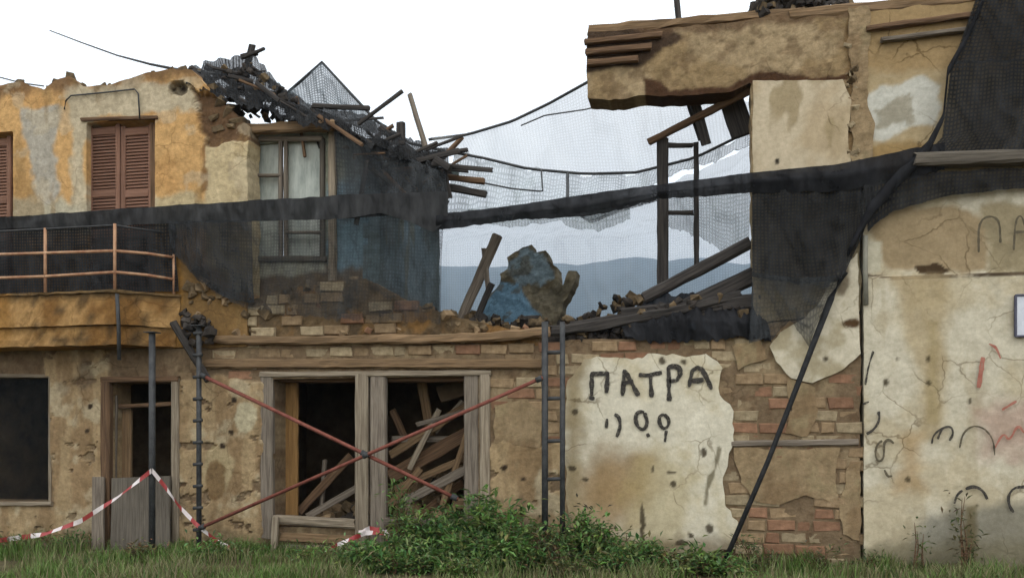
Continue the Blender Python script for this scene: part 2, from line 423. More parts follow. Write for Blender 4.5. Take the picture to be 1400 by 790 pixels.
def chunk_geo(r, c, s, flat=1.0):
    """one broken lump"""
    R = Matrix.Rotation(r.uniform(0, 6.28), 3, Vector((r.uniform(-1, 1), r.uniform(-1, 1), r.uniform(-1, 1) + .01)).normalized())
    sx, sy, sz = s * r.uniform(.6, 1.4), s * r.uniform(.6, 1.2), s * r.uniform(.4, .8) * flat
    pts = [(a * r.uniform(.5, .95), b_ * r.uniform(.5, .95), d * r.uniform(.5, .95)) for a in (-1, 1) for b_ in (-1, 1) for d in (-1, 1)]
    for ax in range(3):
        for sg in (-1, 1):
            q = [r.uniform(-.3, .3)] * 3; q = [r.uniform(-.3, .3) for _ in range(3)]; q[ax] = sg * r.uniform(.75, 1.0); pts.append(tuple(q))
    V = [R @ Vector((p[0] * sx, p[1] * sy, p[2] * sz)) + Vector(c) for p in pts]
    quads = [(0, 1, 3, 2, 8), (4, 6, 7, 5, 9), (0, 4, 5, 1, 10), (2, 3, 7, 6, 11), (0, 2, 6, 4, 12), (1, 5, 7, 3, 13)]
    return V, [[q[k], q[(k + 1) % 4], q[4]] for q in quads for k in range(4)]
def heap(name, spots, mats, seed=0, parent=None, **kw):
    r = random.Random(seed); V = []; Fs = []; fm = []
    for (c, s, mi) in spots:
        v, f = chunk_geo(r, c, s); o = len(V); V += v; Fs += [[q + o for q in ff] for ff in f]; fm += [mi] * 24
    return mk(name, V, Fs, None, parent, kind='stuff', mats=mats, fm=fm, **kw)
def stroke(name, pts, wd, mat, yp, parent, seed=0, **kw):
    """painted stroke lying on the wall face; pts in photo pixels, wd in photo pixels"""
    if not name.endswith('letter') and len(pts) > 2:
        for _ in range(2):
            q = [pts[0]]
            for i in range(len(pts) - 1):
                a, b_ = pts[i], pts[i + 1]; q += [(a[0] * .75 + b_[0] * .25, a[1] * .75 + b_[1] * .25), (a[0] * .25 + b_[0] * .75, a[1] * .25 + b_[1] * .75)]
            pts = q + [pts[-1]]
    P = resample([(p[0], p[1]) for p in pts], max(4, int(sum(math.dist(pts[i][:2], pts[i + 1][:2]) for i in range(len(pts) - 1)) / 2.2)))
    V = []; Fs = []; n = len(P); r = random.Random(seed)
    for i, p in enumerate(P):
        d = P[min(i + 1, n - 1)] - P[max(i - 1, 0)]; d = d / (np.linalg.norm(d) + 1e-9); nr = np.array([-d[1], d[0]])
        k = wd / 2 * (.5 + .85 * float(vn(i * .3, seed + .5, seed))) * (.7 if i in (0, n - 1) else 1)
        for s in (-1, 1):
            q = p + nr * s * k * r.uniform(.88, 1.1); V.append(W(q[0], q[1], yp))
    for i in range(n - 1): Fs.append([2 * i, 2 * i + 1, 2 * i + 3, 2 * i + 2])
    return mk(name, V, Fs, mat, parent, **kw)

# ------------------------------------------------------------------ the setting: ground, mountain
def ground():
    # one sheet, fine near the wall, reaching far behind the ridge
    xs = np.concatenate([[-6000, -2500, -800, -200, -60, -25], np.linspace(-14, 8, 90), [20, 60, 200, 800, 2500, 6000]])
    ys = np.concatenate([[-600, -150, -40, -16], np.linspace(-9, 1, 50), [6, 12, 40, 200, 1000, 3500, 7000]])
    X, Y = np.meshgrid(xs, ys); Z = np.where((np.abs(X) < 16) & (Y > -10) & (Y < 1.2), (fbm(X * 1.5, Y * 1.5, 3, 4) - .5) * .10, 0)
    n = len(xs); V = np.stack([X.ravel(), Y.ravel(), Z.ravel()], 1)
    Fs = [[i * n + j, i * n + j + 1, (i + 1) * n + j + 1, (i + 1) * n + j] for i in range(len(ys) - 1) for j in range(n - 1)]
    m = mat_noise('soil', A(70, 62, 44), A(104, 96, 66), 3, .95, .6, .03)
    mk('ground', V, Fs, m, kind='structure', smooth=True)
ground()
def hills():
    m = mat_noise('far_forest', (.06, .09, .11), (.09, .125, .14), .01, .95, 0)
    na = 160; rows = [(1300, 0), (1700, .30), (2200, .62), (2700, .88), (3000, 1.0), (3400, .85), (4200, .3), (4800, 0)]
    V = []; Fs = []
    for q, (d, k) in enumerate(rows):
        for i in range(na):
            a = math.radians(-75 + 150 * i / (na - 1)) - TH
            pr = 585 + 130 * (float(fbm(i * .06, 1.7, 21, 4)) - .5) + 60 * (float(fbm(i * .25, 3.1, 8, 4)) - .5)
            hgt = pr * k * (1 + .25 * (float(fbm(i * .3, q * 1.3, 5, 4)) - .5) * (k < 1)) - 3
            V.append((CAM.x + d * math.sin(a), CAM.y + d * math.cos(a), max(hgt, -3)))
    for q in range(len(rows) - 1):
        for i in range(na - 1):
            a = q * na + i; Fs.append([a, a + 1, a + na + 1, a + na])
    mk('hills', V, Fs, m, kind='structure', smooth=True)
hills()

def PXOF(v):
    """photo pixel of a world point"""
    dx, dy = v[0] - CAM.x, v[1] - CAM.y
    r = dx * math.cos(TH) + dy * math.sin(TH); f = -dx * math.sin(TH) + dy * math.cos(TH)
    return 700 + r / f * F, HOR - (v[2] - CAM.z) / f * F
def wx(px, y=0.0): return W(px, 600, y).x
def rect(px0, py0, px1, py1, y=0.0, z1=None):
    a = W(px0, py0, y); b_ = W(px1, py1, y); zt = W((px0 + px1) / 2, py0, y).z; zb = z1 if z1 is not None else W((px0 + px1) / 2, py1, y).z
    return [(a.x, zb), (b_.x, zb), (b_.x, zt), (a.x, zt)]
def spot(px, py, rx, ry, y=0.0):
    return WL([(px + rx * math.cos(i * .524), py + ry * math.sin(i * .524)) for i in range(12)], y)

# ================================================================== the ruined house (left and middle)
XL = wx(-70); XS = wx(1176)
HA = empty('ruined_house', (wx(600), 0, 0), 'roofless two storey house with yellow upper wall and collapsed middle', 'house')

# ---- ground floor wall: mortar core with openings
HOLES = [rect(-50, 515, 70, 685), rect(150, 522, 238, 755, 0, -.12), rect(373, 516, 638, 722)]
P_ROUGH = [  # areas where render still covers the masonry
    WL([(60, 478), (152, 478), (152, 700), (140, 760), (-70, 760), (-70, 688), (74, 690)]),
    WL([(240, 520), (300, 515), (358, 525), (358, 760), (240, 760)]),
    WL([(668, 608), (700, 600), (740, 612), (790, 600), (790, 760), (668, 760)])]
def gf_mask(x, z):
    m_ = np.zeros(len(x))
    for i, p in enumerate(P_ROUGH): m_ = np.maximum(m_, pmask(x, z, p, .03, .10, 3.5, 31 + i))
    holes = sst(.66, .70, fbm(x * 3.3, z * 5.3, 77, 5))
    return m_ * (1 - holes)
def gf_col(x, z):
    c = np.tile(np.array(A(128, 108, 84)), (len(x), 1))
    n1 = fbm(x * 2.2, z * 2.2, 4, 5); n2 = fbm(x * 5, z * .8, 9, 4); n3 = fbm(x * 9, z * 9, 14, 3)
    c = lay(c, sst(.45, .7, n1), A(156, 136, 106)); c = lay(c, sst(.52, .75, n3), A(108, 86, 64), .7)
    pm = gf_mask(x, z)
    c = lay(c, pm, A(174, 150, 114)); c = lay(c, pm * sst(.45, .62, n2), A(146, 120, 88), .8)
    c = lay(c, pm * sst(.55, .7, fbm(x * 3, z * 3, 50, 4)), A(194, 178, 146), .8)
    c = lay(c, pm * sst(.58, .72, fbm(x * 2.6, z * 1.6, 61, 4)), A(120, 104, 84), .7)
    c = lay(c, pmask(x, z, spot(337, 570, 15, 22), .02, .05, 8), A(196, 184, 152))
    c = lay(c, pmask(x, z, spot(300, 640, 22, 34), .03, .10, 5), A(186, 168, 130), .8)
    c = lay(c, pmask(x, z, spot(297, 655, 14, 26), .03, .08, 5), A(120, 92, 60), .8)
    for (a_, b_) in ((120, 590), (318, 590), (322, 548), (305, 610), (285, 605), (700, 600), (690, 640), (716, 655), (125, 555)):
        c = lay(c, pmask(x, z, spot(a_, b_, 3.5, 3), .012, .06, 11, a_), A(62, 50, 38))
    c = lay(c, sst(.55, .0, z) * sst(.35, .6, n1), A(98, 88, 66), .8)          # splashed soil at the foot
    return c
def gf_h(x, z): return gf_mask(x, z) * .028 + (fbm(x * 7, z * 7, 5, 4) - .5) * .02
GW = sheet('ground_floor_wall', [(XL, -.15), (XS, -.15)] + WL([(1176, 428), (1060, 440), (1000, 452), (880, 462), (780, 464), (740, 472), (500, 470), (300, 472), (240, 476), (-70, 480)]),
           HOLES, 0.0, .5, .026, gf_col, gf_h, WALL, HA, .012, 3)

# ---- loose-laid masonry showing through: every brick its own piece
def brick_mesh(i, L, H, D):
    r = random.Random(i); V = []; e = .012
    for sx in (0, L):
        for sy in (0, D):
            for sz in (0, H): V.append([sx + r.uniform(-.013, .013), sy + (r.uniform(0, .012) if sy == 0 else 0), sz + r.uniform(-.010, .010)])
    # front face inset ring: worn arrises
    idx = lambda a, b_, c: (a * 2 + b_) * 2 + c
    fr = []
    for a, c in ((0, 0), (1, 0), (1, 1), (0, 1)):
        v = V[idx(a, 0, c)]; V.append([v[0] + (e if a == 0 else -e) * r.uniform(.6, 1.8), -r.uniform(.006, .014), v[2] + (e if c == 0 else -e) * r.uniform(.6, 1.5)]); fr.append(len(V) - 1)
    o = [idx(0, 0, 0), idx(1, 0, 0), idx(1, 0, 1), idx(0, 0, 1)]; bk = [idx(0, 1, 0), idx(1, 1, 0), idx(1, 1, 1), idx(0, 1, 1)]
    Fs = [fr] + [[o[k], o[(k + 1) % 4], fr[(k + 1) % 4], fr[k]] for k in range(4)] + [[o[(k + 1) % 4], o[k], bk[k], bk[(k + 1) % 4]] for k in range(4)] + [bk[::-1]]
    return V, Fs
BM = {}
def brick_data(var, mat):
    if (var, mat.name) not in BM:
        L = (.34, .36, .30, .22, .17)[var % 5]
        V, Fs = brick_mesh(var, L, .132, .11); me = bpy.data.meshes.new('brick'); me.from_pydata(V, [], Fs); me.materials.append(mat); me.update(); BM[(var, mat.name)] = (me, L)
    return BM[(var, mat.name)]
REDS = [(1035, 560, 42, 42), (1146, 540, 42, 34), (1110, 742, 72, 48), (1062, 612, 34, 14), (1000, 530, 22, 30), (835, 478, 60, 14), (700, 540, 26, 14)]
def pick(px, py, r):
    for (a, b_, rx, ry) in REDS:
        if ((px - a) / rx) ** 2 + ((py - b_) / ry) ** 2 < 1: return BRED if r.random() < .72 else r.choice((BTAN, BCRM))
    if ((px - 1085) / 95) ** 2 + ((py - 640) / 55) ** 2 < 1: return BTAN if r.random() < .8 else BCRM
    return r.choices((BCRM, BTAN, BRED), (.42, .45, .13))[0]
def lay_bricks(poly_px, yface, parent, seed, drop=.04, ch=.152, skip=()):
    r = random.Random(seed); P = WL(poly_px, yface); Pn = np.array(P)
    z0 = math.floor(Pn[:, 1].min() / ch) * ch; z = z0; row = 0
    while z < Pn[:, 1].max():
        x = Pn[:, 0].min() - r.uniform(0, .3)
        while x < Pn[:, 0].max():
            var = r.choice((0, 1, 0, 1, 2, 3, 4)) + 5 * r.randrange(3)
            cxm = x + .15; czm = z + .07
            pm = PXOF((cxm, yface, czm)); mat = pick(pm[0], pm[1], r); me, L = brick_data(var, mat)
            c = np.array([x + L / 2]), np.array([z + .066])
            _, _, _, ins = poly_dist(c[0], c[1], [P])
            if ins[0] and r.random() > drop and not any(poly_dist(c[0], c[1], [s])[3][0] for s in skip):
                o = bpy.data.objects.new('brick', me)
                o.rotation_euler = (r.uniform(-.02, .02), r.uniform(-.012, .012), r.uniform(-.03, .03))
                wl = Vector((x, yface + r.uniform(-.014, .015), z + r.uniform(-.004, .004)))
                o.location = wl - WLOC[parent]; WLOC[o] = wl; finish(o, parent, None, None, None, None)
            x += L + r.uniform(.012, .026)
        z += ch; row += 1
PAT = [(777, 520), (800, 492), (842, 489), (880, 491), (886, 484), (920, 488), (965, 484), (985, 503), (984, 540), (1000, 562), (1001, 612), (988, 652), (996, 690), (1008, 712), (1004, 748), (960, 757), (860, 757), (782, 757), (774, 690), (772, 600)]
REM = [(1052, 474), (1066, 455), (1095, 438), (1120, 415), (1140, 380), (1173, 345), (1174, 482), (1152, 505), (1110, 523), (1082, 517), (1060, 495)]
lay_bricks([(985, 455), (1060, 447), (1174, 434), (1174, 800), (985, 800)], 0.0, GW, 11, .05, skip=[WL(REM), WL(PAT)])
lay_bricks([(676, 508), (776, 508), (776, 612), (735, 622), (676, 604)], 0.0, GW, 12, .10)
lay_bricks([(280, 473), (740, 474), (740, 492), (280, 490)], 0.0, GW, 13, .08)
lay_bricks([(742, 472), (985, 464), (985, 500), (742, 512)], 0.0, GW, 14, .06, skip=[WL(PAT)])
lay_bricks([(250, 482), (352, 482), (352, 525), (300, 530), (250, 518)], 0.0, GW, 15, .25)
lay_bricks([(250, 650), (275, 650), (275, 745), (250, 745)], 0.0, GW, 16, .3)

# ---- plaster islands on the masonry
def pat_col(x, z):
    c = np.tile(np.array(A(222, 214, 192)), (len(x), 1))
    n = fbm(x * 2.5, z * 2.5, 41, 5)
    c = lay(c, sst(.45, .7, n), A(208, 196, 166), .9)
    c = lay(c, pmask(x, z, spot(842, 655, 52, 52), .25, .25, 3, 3), A(150, 122, 84), .85)
    c = lay(c, pmask(x, z, spot(820, 690, 50, 50), .22, .25, 3, 6), A(164, 136, 96), .7)
    c = lay(c, pmask(x, z, WL([(770, 480), (800, 480), (795, 760), (770, 760)]), .12, .15, 3, 8), A(150, 132, 98), .8)
    c = lay(c, pmask(x, z, spot(900, 690, 45, 70), .2, .25, 3, 12), A(180, 162, 116), .6)
    c = lay(c, pmask(x, z, WL([(770, 735), (1010, 735), (1010, 770), (770, 770)]), .08, .12, 4, 9), A(118, 100, 70), .75)
    for (a_, b_, rx, ry) in ((878, 715, 3, 30), (962, 618, 4, 8), (918, 645, 6, 3), (920, 660, 4, 5), (893, 640, 3, 5), (784, 640, 6, 4), (932, 740, 8, 4), (944, 732, 4, 4), (970, 722, 6, 7), (787, 563, 4, 4), (905, 492, 4, 6), (935, 495, 4, 4), (800, 655, 6, 4)):
        c = lay(c, pmask(x, z, spot(a_, b_, rx, ry), .012, .035, 12, a_), A(70, 60, 44), .92)
    dcr = [(968, 650), (975, 640), (982, 610), (986, 612), (978, 648), (968, 668), (966, 690), (962, 690)]
    c = lay(c, pmask(x, z, WL(dcr), .012, .02, 9, 5), A(110, 100, 74), .8)
    return c
def pat_h(x, z): return (fbm(x * 2, z * 2, 6, 4) - .5) * .03 + (fbm(x * 12, z * 12, 7, 3) - .5) * .006
sheet('plaster_patch', WL(PAT), [], -.045, .05, .020, pat_col, lambda x, z: pat_h(x, z) * .5, PLAS, GW, .045, 8)
def rem_col(x, z):
    c = np.tile(np.array(A(216, 206, 182)), (len(x), 1))
    c = lay(c, sst(.45, .65, fbm(x * 3, z * 3, 4, 5)), A(170, 156, 124), .8)
    c = lay(c, pmask(x, z, spot(1163, 442, 14, 8), .02, .06, 6), A(88, 66, 44))
    c = lay(c, pmask(x, z, spot(1152, 385, 8, 22), .03, .06, 6), A(96, 80, 58), .8)
    c = lay(c, pmask(x, z, spot(1128, 491, 3, 3), .015, .03, 6), A(86, 76, 60))
    return c
sheet('plaster_patch', WL(REM), [], -.045, .05, .022, rem_col, lambda x, z: pat_h(x, z) * .5, PLAS, GW, .02, 9)
def sm_col(x, z):
    c = np.tile(np.array(A(160, 138, 106)), (len(x), 1)); c = lay(c, sst(.42, .66, fbm(x * 3, z * 3, 171, 5)), A(142, 118, 88), .9); c = lay(c, sst(.55, .7, fbm(x * 5, z * 5, 175, 4)), A(160, 142, 108), .8); return c
for q_, pl in enumerate(([(1003, 612), (1080, 614), (1150, 612), (1140, 650), (1150, 690), (1100, 676), (1060, 692), (1030, 684), (1012, 660)], [(1076, 520), (1112, 530), (1118, 560), (1104, 596), (1072, 592), (1084, 560)], [(1160, 640), (1174, 630), (1174, 740), (1150, 730), (1146, 690)], [(676, 552), (720, 545), (742, 566), (738, 612), (676, 606)], [(1000, 470), (1040, 462), (1050, 492), (1010, 506)])):
    sheet('mortar_smear', WL(pl), [], -.030, .032, .024, sm_col, lambda x, z: (fbm(x * 6, z * 6, 177, 4) - .5) * .02, WALL, GW, .035, 60 + q_)
beam('timber_tie', W(1000, 606, -.01), W(1174, 604, -.01), .07, .075, WOODG, GW, .004)

# ---- spray-painted letters on the plaster island
YP = -.062
L_ = [('graffiti_letter', [[(809, 541), (809, 511), (833, 510)], [(831, 509), (829, 537)], [(805, 543), (813, 545)]]),
      ('graffiti_letter', [[(851, 541), (854, 505)], [(854, 506), (862, 520), (873, 541)], [(850, 524), (866, 521)]]),
      ('graffiti_letter', [[(873, 512), (884, 513), (905, 509)], [(889, 513), (891, 543)]]),
      ('graffiti_letter', [[(915, 548), (914, 502), (921, 500), (929, 503), (930, 512), (925, 520), (915, 521)]]),
      ('graffiti_letter', [[(942, 529), (946, 507), (953, 502), (960, 505), (968, 520), (973, 532)], [(945, 521), (962, 519)]]),
      ('graffiti_digit', [[(840, 566), (847, 570), (848, 585), (843, 597)], [(830, 572), (829, 585)]]),
      ('graffiti_digit', [[(881, 563), (872, 562), (868, 572), (872, 584), (880, 588), (886, 578), (881, 564)], [(885, 592), (887, 597)]]),
      ('graffiti_digit', [[(908, 566), (902, 568), (901, 578), (907, 587), (914, 582), (915, 573), (908, 566)], [(911, 588), (909, 604)]])]
for q, (nm, strokes) in enumerate(L_):
    V = []; Fs = []
    for s_, st in enumerate(strokes):
        o = stroke('tmp' if nm.endswith('digit') else 'tmp_letter', st, 6.4 if nm.endswith('letter') else 5.4, PAINT, YP - .002 * s_, None, q * 7 + s_)
        off = len(V); V += [tuple(o.matrix_basis.translation + v.co + Vector()) for v in o.data.vertices]
        Fs += [[i + off for i in p.vertices] for p in o.data.polygons]; bpy.data.objects.remove(o)
    mk(nm, V, Fs, PAINT, GW)

# ---- upper yellow wall
UW_HOLES = [rect(-50, 182, 18, 405, -.03), rect(118, 164, 212, 405, -.03)]
def uw_col(x, z):
    y = -.03
    c = np.tile(np.array(A(216, 172, 114)), (len(x), 1))
    n = fbm(x * 2.2, z * 2.2, 88, 5); n2 = fbm(x * 6, z * 3, 18, 4)
    c = lay(c, sst(.48, .68, n), A(200, 154, 98), .8)
    cream = A(204, 188, 158); grey = A(184, 176, 160)
    c = lay(c, pmask(x, z, WL([(30, 150), (78, 145), (80, 300), (60, 300), (40, 230)], y), .05, .16, 3.4, 2), grey)
    c = lay(c, pmask(x, z, WL([(92, 120), (118, 118), (118, 310), (95, 310), (100, 210)], y), .05, .14, 3.4, 3), cream)
    c = lay(c, pmask(x, z, WL([(85, 108), (110, 118), (205, 112), (270, 118), (275, 152), (215, 160), (130, 160), (95, 150)], y), .05, .22, 3.2, 5), cream)
    c = lay(c, pmask(x, z, WL([(18, 272), (130, 276), (130, 320), (18, 320)], y), .06, .12, 4, 6), A(192, 182, 156))
    c = lay(c, pmask(x, z, WL([(210, 272), (262, 262), (282, 280), (282, 310), (210, 310)], y), .05, .10, 4, 7), A(200, 180, 140))
    c = lay(c, pmask(x, z, WL([(280, 186), (342, 170), (342, 400), (282, 400)], y), .03, .05, 5, 8), A(206, 186, 146))
    c = lay(c, pmask(x, z, WL([(262, 118), (285, 130), (345, 150), (345, 192), (300, 196), (282, 196), (268, 165)], y), .03, .10, 5, 9), A(112, 86, 62))
    c = lay(c, pmask(x, z, WL([(276, 190), (281, 190), (283, 260), (277, 262)], y), .02, .05, 6, 9), A(130, 92, 56), .8)
    c = lay(c, pmask(x, z, spot(243, 121, 13, 8, y), .02, .04, 8, 9), A(44, 36, 30))
    c = lay(c, pmask(x, z, WL([(-70, 340), (250, 340), (330, 400), (330, 480), (-70, 480)], y), .08, .12, 3, 10), A(158, 118, 62))
    c = lay(c, pmask(x, z, WL([(245, 350), (300, 385), (345, 410), (345, 480), (255, 480)], y), .06, .18, 3, 12), A(132, 104, 66), .9)
    tz = np.array([W(150, 118, y).z])[0]
    c = lay(c, sst(tz - .12, tz + .1, z + (n2 - .5) * .3), A(120, 92, 66), .85)
    c = lay(c, sst(.62, .72, fbm(x * 4, z * 1.2, 91, 5)), A(150, 122, 80), .5)
    c = lay(c, sst(.54, .60, fbm(x * 2.4, z * 3.0, 95, 6)) * sst(W(100, 330, y).z, W(100, 300, y).z, z), cream, .45)
    return c
def uw_h(x, z):
    y = -.03
    br = pmask(x, z, WL([(262, 118), (285, 130), (345, 150), (345, 192), (300, 196), (282, 196), (268, 165)], y), .03, .10, 5, 9)
    return (fbm(x * 6, z * 6, 2, 4) - .5) * .016 - br * (.05 + .06 * fbm(x * 7, z * 7, 33, 3)) - pmask(x, z, spot(243, 121, 13, 8, y), .02, .04, 8, 9) * .12
UW = sheet('upper_wall', WL([(-70, 478), (-70, 112), (0, 117), (28, 111), (60, 122), (76, 110), (95, 105), (112, 119), (150, 116), (178, 106), (200, 99), (235, 94), (262, 96), (276, 112), (300, 138), (314, 150), (338, 172), (338, 474)], -.03),
           UW_HOLES, -.03, .36, .024, uw_col, uw_h, WALL, HA, .02, 4)
tube('wall_cable', [W(88, 150, -.06), W(90, 138, -.06), W(97, 131, -.06), W(140, 127, -.06), W(184, 122, -.06), W(189, 128, -.06), W(191, 162, -.06)], .011, STEEL, UW, 6)
beam('lintel', W(112, 164, -.03), W(216, 161, -.03), .06, .05, WOODB, UW)
# coping stones left on top of the yellow wall
for i, (a_, b_, s_) in enumerate([(82, 110, .09), (97, 105, .10), (70, 118, .07), (112, 113, .06), (142, 112, .06), (150, 112, .05), (28, 108, .07), (236, 92, .06), (210, 97, .05), (5, 116, .06), (250, 92, .07), (302, 135, .10), (288, 118, .09), (312, 148, .10), (326, 160, .10), (294, 155, .08), (318, 170, .07), (300, 172, .08)]):
    v, f = chunk_geo(random.Random(i + 40), W(a_, b_ + 5, .08), s_); mk('stone', v, f, STON, UW)
# shutters of the balcony door and of the window beside it
def shutter(pxa, pxb, pyt, pyb, y, parent):
    zt = W((pxa + pxb) / 2, pyt, y).z; zb = W((pxa + pxb) / 2, pyb, y).z; xa, xb = wx(pxa, y), wx(pxb, y)
    e = empty('shutter', ((xa + xb) / 2, y, zb), parent=parent)
    sw = .075
    for xx in (xa + sw / 2, xb - sw / 2): beam('stile', (xx, y, zb), (xx, y, zt), .05, sw, SHUT, e, .002)
    H = zt - zb
    for k in (0.03, .36, .60, .965): beam('rail', (xa + sw, y, zb + H * k), (xb - sw, y, zb + H * k), .045, .11, SHUT, e, .002)
    V = []; Fs = []; z = zb + .1
    while z < zt - .1:
        o = len(V); x0, x1 = xa + sw, xb - sw
        V += [(x0, y - .014, z), (x1, y - .014, z), (x1, y + .014, z + .042), (x0, y + .014, z + .042), (x0, y - .006, z - .006), (x1, y - .006, z - .006), (x1, y + .022, z + .036), (x0, y + .022, z + .036)]
        Fs += [[o, o + 1, o + 2, o + 3], [o + 7, o + 6, o + 5, o + 4], [o, o + 4, o + 5, o + 1], [o + 3, o + 2, o + 6, o + 7]]; z += .048
    mk('louvres', V, Fs, SHUT, e, kind='stuff')
    gbox('backing_board', (xa + .01, y + .04, zb), (xb - .01, y + .055, zt), SHUT, e, .2, .001)
shutter(121, 165, 172, 404, .10, HA); shutter(166.5, 210, 172, 404, .10, HA)
shutter(-49, -16, 188, 404, .10, HA); shutter(-14, 16, 188, 404, .10, HA)
for (a_, b_) in ((119.5, 170), (211, 170)): beam('door_jamb', W(a_, 168, .08), W(a_, 404, .08), .03, .12, WOODB, HA, .002)

# ---- bay with the old window, set back behind the lost facing
YI = .34
def iw_col(x, z):
    c = np.tile(np.array(A(150, 152, 134)), (len(x), 1)); n = fbm(x * 3, z * 3, 12, 5)
    c = lay(c, sst(.4, .7, n), A(126, 124, 104), .8)
    c = lay(c, pmask(x, z, WL([(446, 250), (530, 240), (530, 420), (450, 380)], YI), .08, .15, 3, 7), A(126, 154, 168))
    c = lay(c, pmask(x, z, WL([(468, 180), (530, 180), (530, 300), (470, 300)], YI), .06, .12, 3, 3), A(96, 104, 106), .8)
    c = lay(c, pmask(x, z, WL([(320, 360), (530, 372), (530, 470), (320, 470)], YI), .08, .15, 4, 4), A(110, 92, 70))
    c = lay(c, pmask(x, z, WL([(345, 356), (446, 354), (446, 372), (350, 380)], YI), .04, .06, 4, 15), A(178, 176, 158))
    c = lay(c, pmask(x, z, WL([(318, 280), (346, 280), (346, 400), (318, 400)], YI), .06, .12, 4, 5), A(92, 92, 82))
    return c
xc = wx(519, .33)
IW = sheet('set_back_wall', [(wx(341, YI), 3.06), (xc - .27, 3.06)] + WL([(512, 200), (470, 172), (455, 176), (400, 182), (342, 184)], YI), [rect(350, 194, 441, 352, YI)], YI, .2, .028, iw_col, lambda x, z: (fbm(x * 6, z * 6, 3, 4) - .5) * .02, WALL, HA, .012, 5)
BW = empty('old_window', W(395, 352, YI), parent=HA)
yb = YI - .02
for (a_, b_, c_, d_, w_) in ((347, 188, 347, 354, .07), (384, 190, 384, 354, .055), (391, 190, 391, 354, .05), (441, 190, 441, 354, .07)):
    beam('frame_post', W(a_, d_, yb), W(c_, b_, yb), .07, w_, WOODD if a_ == 441 else WOODG, BW, .003)
for (b_, x0, x1, w_) in ((190, 347, 441, .07), (240, 350, 384, .045), (276, 350, 384, .04), (318, 391, 441, .04), (354, 343, 446, .08)):
    beam('frame_rail', W(x0, b_, yb - .01), W(x1, b_, yb - .01), .06, w_, WOODD if b_ == 354 else WOODG, BW, .003)
for (x0, x1, t_, d_) in ((351, 382, 196, 238), (351, 382, 243, 274), (351, 382, 279, 350), (393, 438, 196, 316), (393, 438, 320, 350)):
    a_ = W(x0, t_, YI + .05); e_ = W(x1, d_, YI + .05)
    gbox('pane', (a_.x, YI + .05, e_.z), (e_.x, YI + .058, a_.z), MILK, BW, .5, 0)
beam('bay_post', (wx(455, .30), .30, 3.3), W(455, 176, .30), .09, .11, WOODP, HA)
beam('bay_post', (wx(340, .30), .30, 3.3), W(340, 172, .30), .09, .10, WOODG, HA)
beam('bay_header', W(286, 180, .16), W(458, 172, .16), .14, .13, WOODT, HA, .012)
# ---- end wall that runs back into the house, blue render
def yat(px, x):
    cx = (px - 700) / F; dx = cx * math.cos(TH) - math.sin(TH); dy = cx * math.sin(TH) + math.cos(TH); return CAM.y + dy * x / dx
def zat(py, x, y):
    dx, dy = x - CAM.x, y - CAM.y; f = -dx * math.sin(TH) + dy * math.cos(TH); return CAM.z + (HOR - py) / F * f
yf_ = yat(601, xc)
def cw_col(u, z):
    c = np.tile(np.array(A(126, 146, 156)), (len(u), 1)); n = fbm(u * 2.5, z * 1.2, 31, 5)
    c = lay(c, sst(.42, .62, n), A(102, 118, 122), .9); c = lay(c, sst(.58, .72, fbm(u * 4, z * 1.0, 45, 4)), A(120, 122, 110), .8)
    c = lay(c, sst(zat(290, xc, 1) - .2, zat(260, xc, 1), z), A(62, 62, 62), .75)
    c = lay(c, sst(zat(395, xc, 1) + .2, zat(425, xc, 1) - .1, z + (n - .5) * .4), A(96, 82, 66), .8)
    return c
_mk = mk
def mk_rot(name, V, Fs, mat, parent=None, **kw):
    V = np.array(V); V = np.stack([xc - V[:, 1], V[:, 0], V[:, 2]], 1); return _mk(name, V, Fs, mat, parent, **kw)
mk = mk_rot
sheet('end_wall', [(.33, 3.06), (yf_, 3.06), (yf_, zat(232, xc, yf_)), (1.6, zat(222, xc, 1.6)), (1.2, zat(205, xc, 1.2)), (.33, zat(188, xc, .33))], [], 0, .25, .03, cw_col, lambda x, z: (fbm(x * 5, z * 5, 3, 4) - .5) * .03, WALL, HA, .02, 6)
mk = _mk
# ---- stub of the facing below the bay: rubble core showing
BRK = [(336, 474), (336, 412), (380, 398), (440, 386), (500, 380), (528, 398), (560, 412), (610, 432), (680, 446), (738, 452), (738, 474)]
def bk_col(x, z):
    c = np.tile(np.array(A(118, 98, 72)), (len(x), 1))
    c = lay(c, sst(.45, .65, fbm(x * 4, z * 4, 8, 5)), A(88, 74, 56), .9); c = lay(c, sst(.55, .7, fbm(x * 3, z * 3, 19, 4)), A(150, 112, 66), .8)
    return c
BKW = sheet('broken_wall', WL(BRK, .02), [], .02, .28, .03, bk_col, lambda x, z: (fbm(x * 5, z * 5, 23, 4) - .5) * .08, WALL, HA, .04, 7)
lay_bricks([(338, 470), (338, 416), (380, 402), (440, 391), (500, 385), (528, 402), (560, 416), (610, 436), (680, 449), (736, 454), (736, 470)], .0, BKW, 17, .38)
r = random.Random(5)
for i in range(34):
    px = r.uniform(336, 735); top = np.interp(px, [336, 380, 440, 500, 528, 560, 610, 680, 738], [412, 398, 386, 380, 398, 412, 432, 446, 452])
    py = r.uniform(top, 458) if r.random() < .7 else top + r.uniform(-3, 4)
    v, f = chunk_geo(random.Random(i + 900), W(px, py, r.uniform(.03, .10)), r.uniform(.04, .11)); mk('stone', v, f, r.choice((STON, STON, STON, STON, BTAN, BTAN, BRED)), BKW)
# slope of rubble that the yellow wall has shed
for i in range(22):
    u = r.random(); px = 246 + u * 92; top = 352 + u * 66
    py = top + r.random() ** 1.5 * 60
    v, f = chunk_geo(random.Random(i + 1500), W(px, min(py, 468), -.03), r.uniform(.03, .085)); mk('stone', v, f, r.choice((STON, STON, BTAN)), UW)

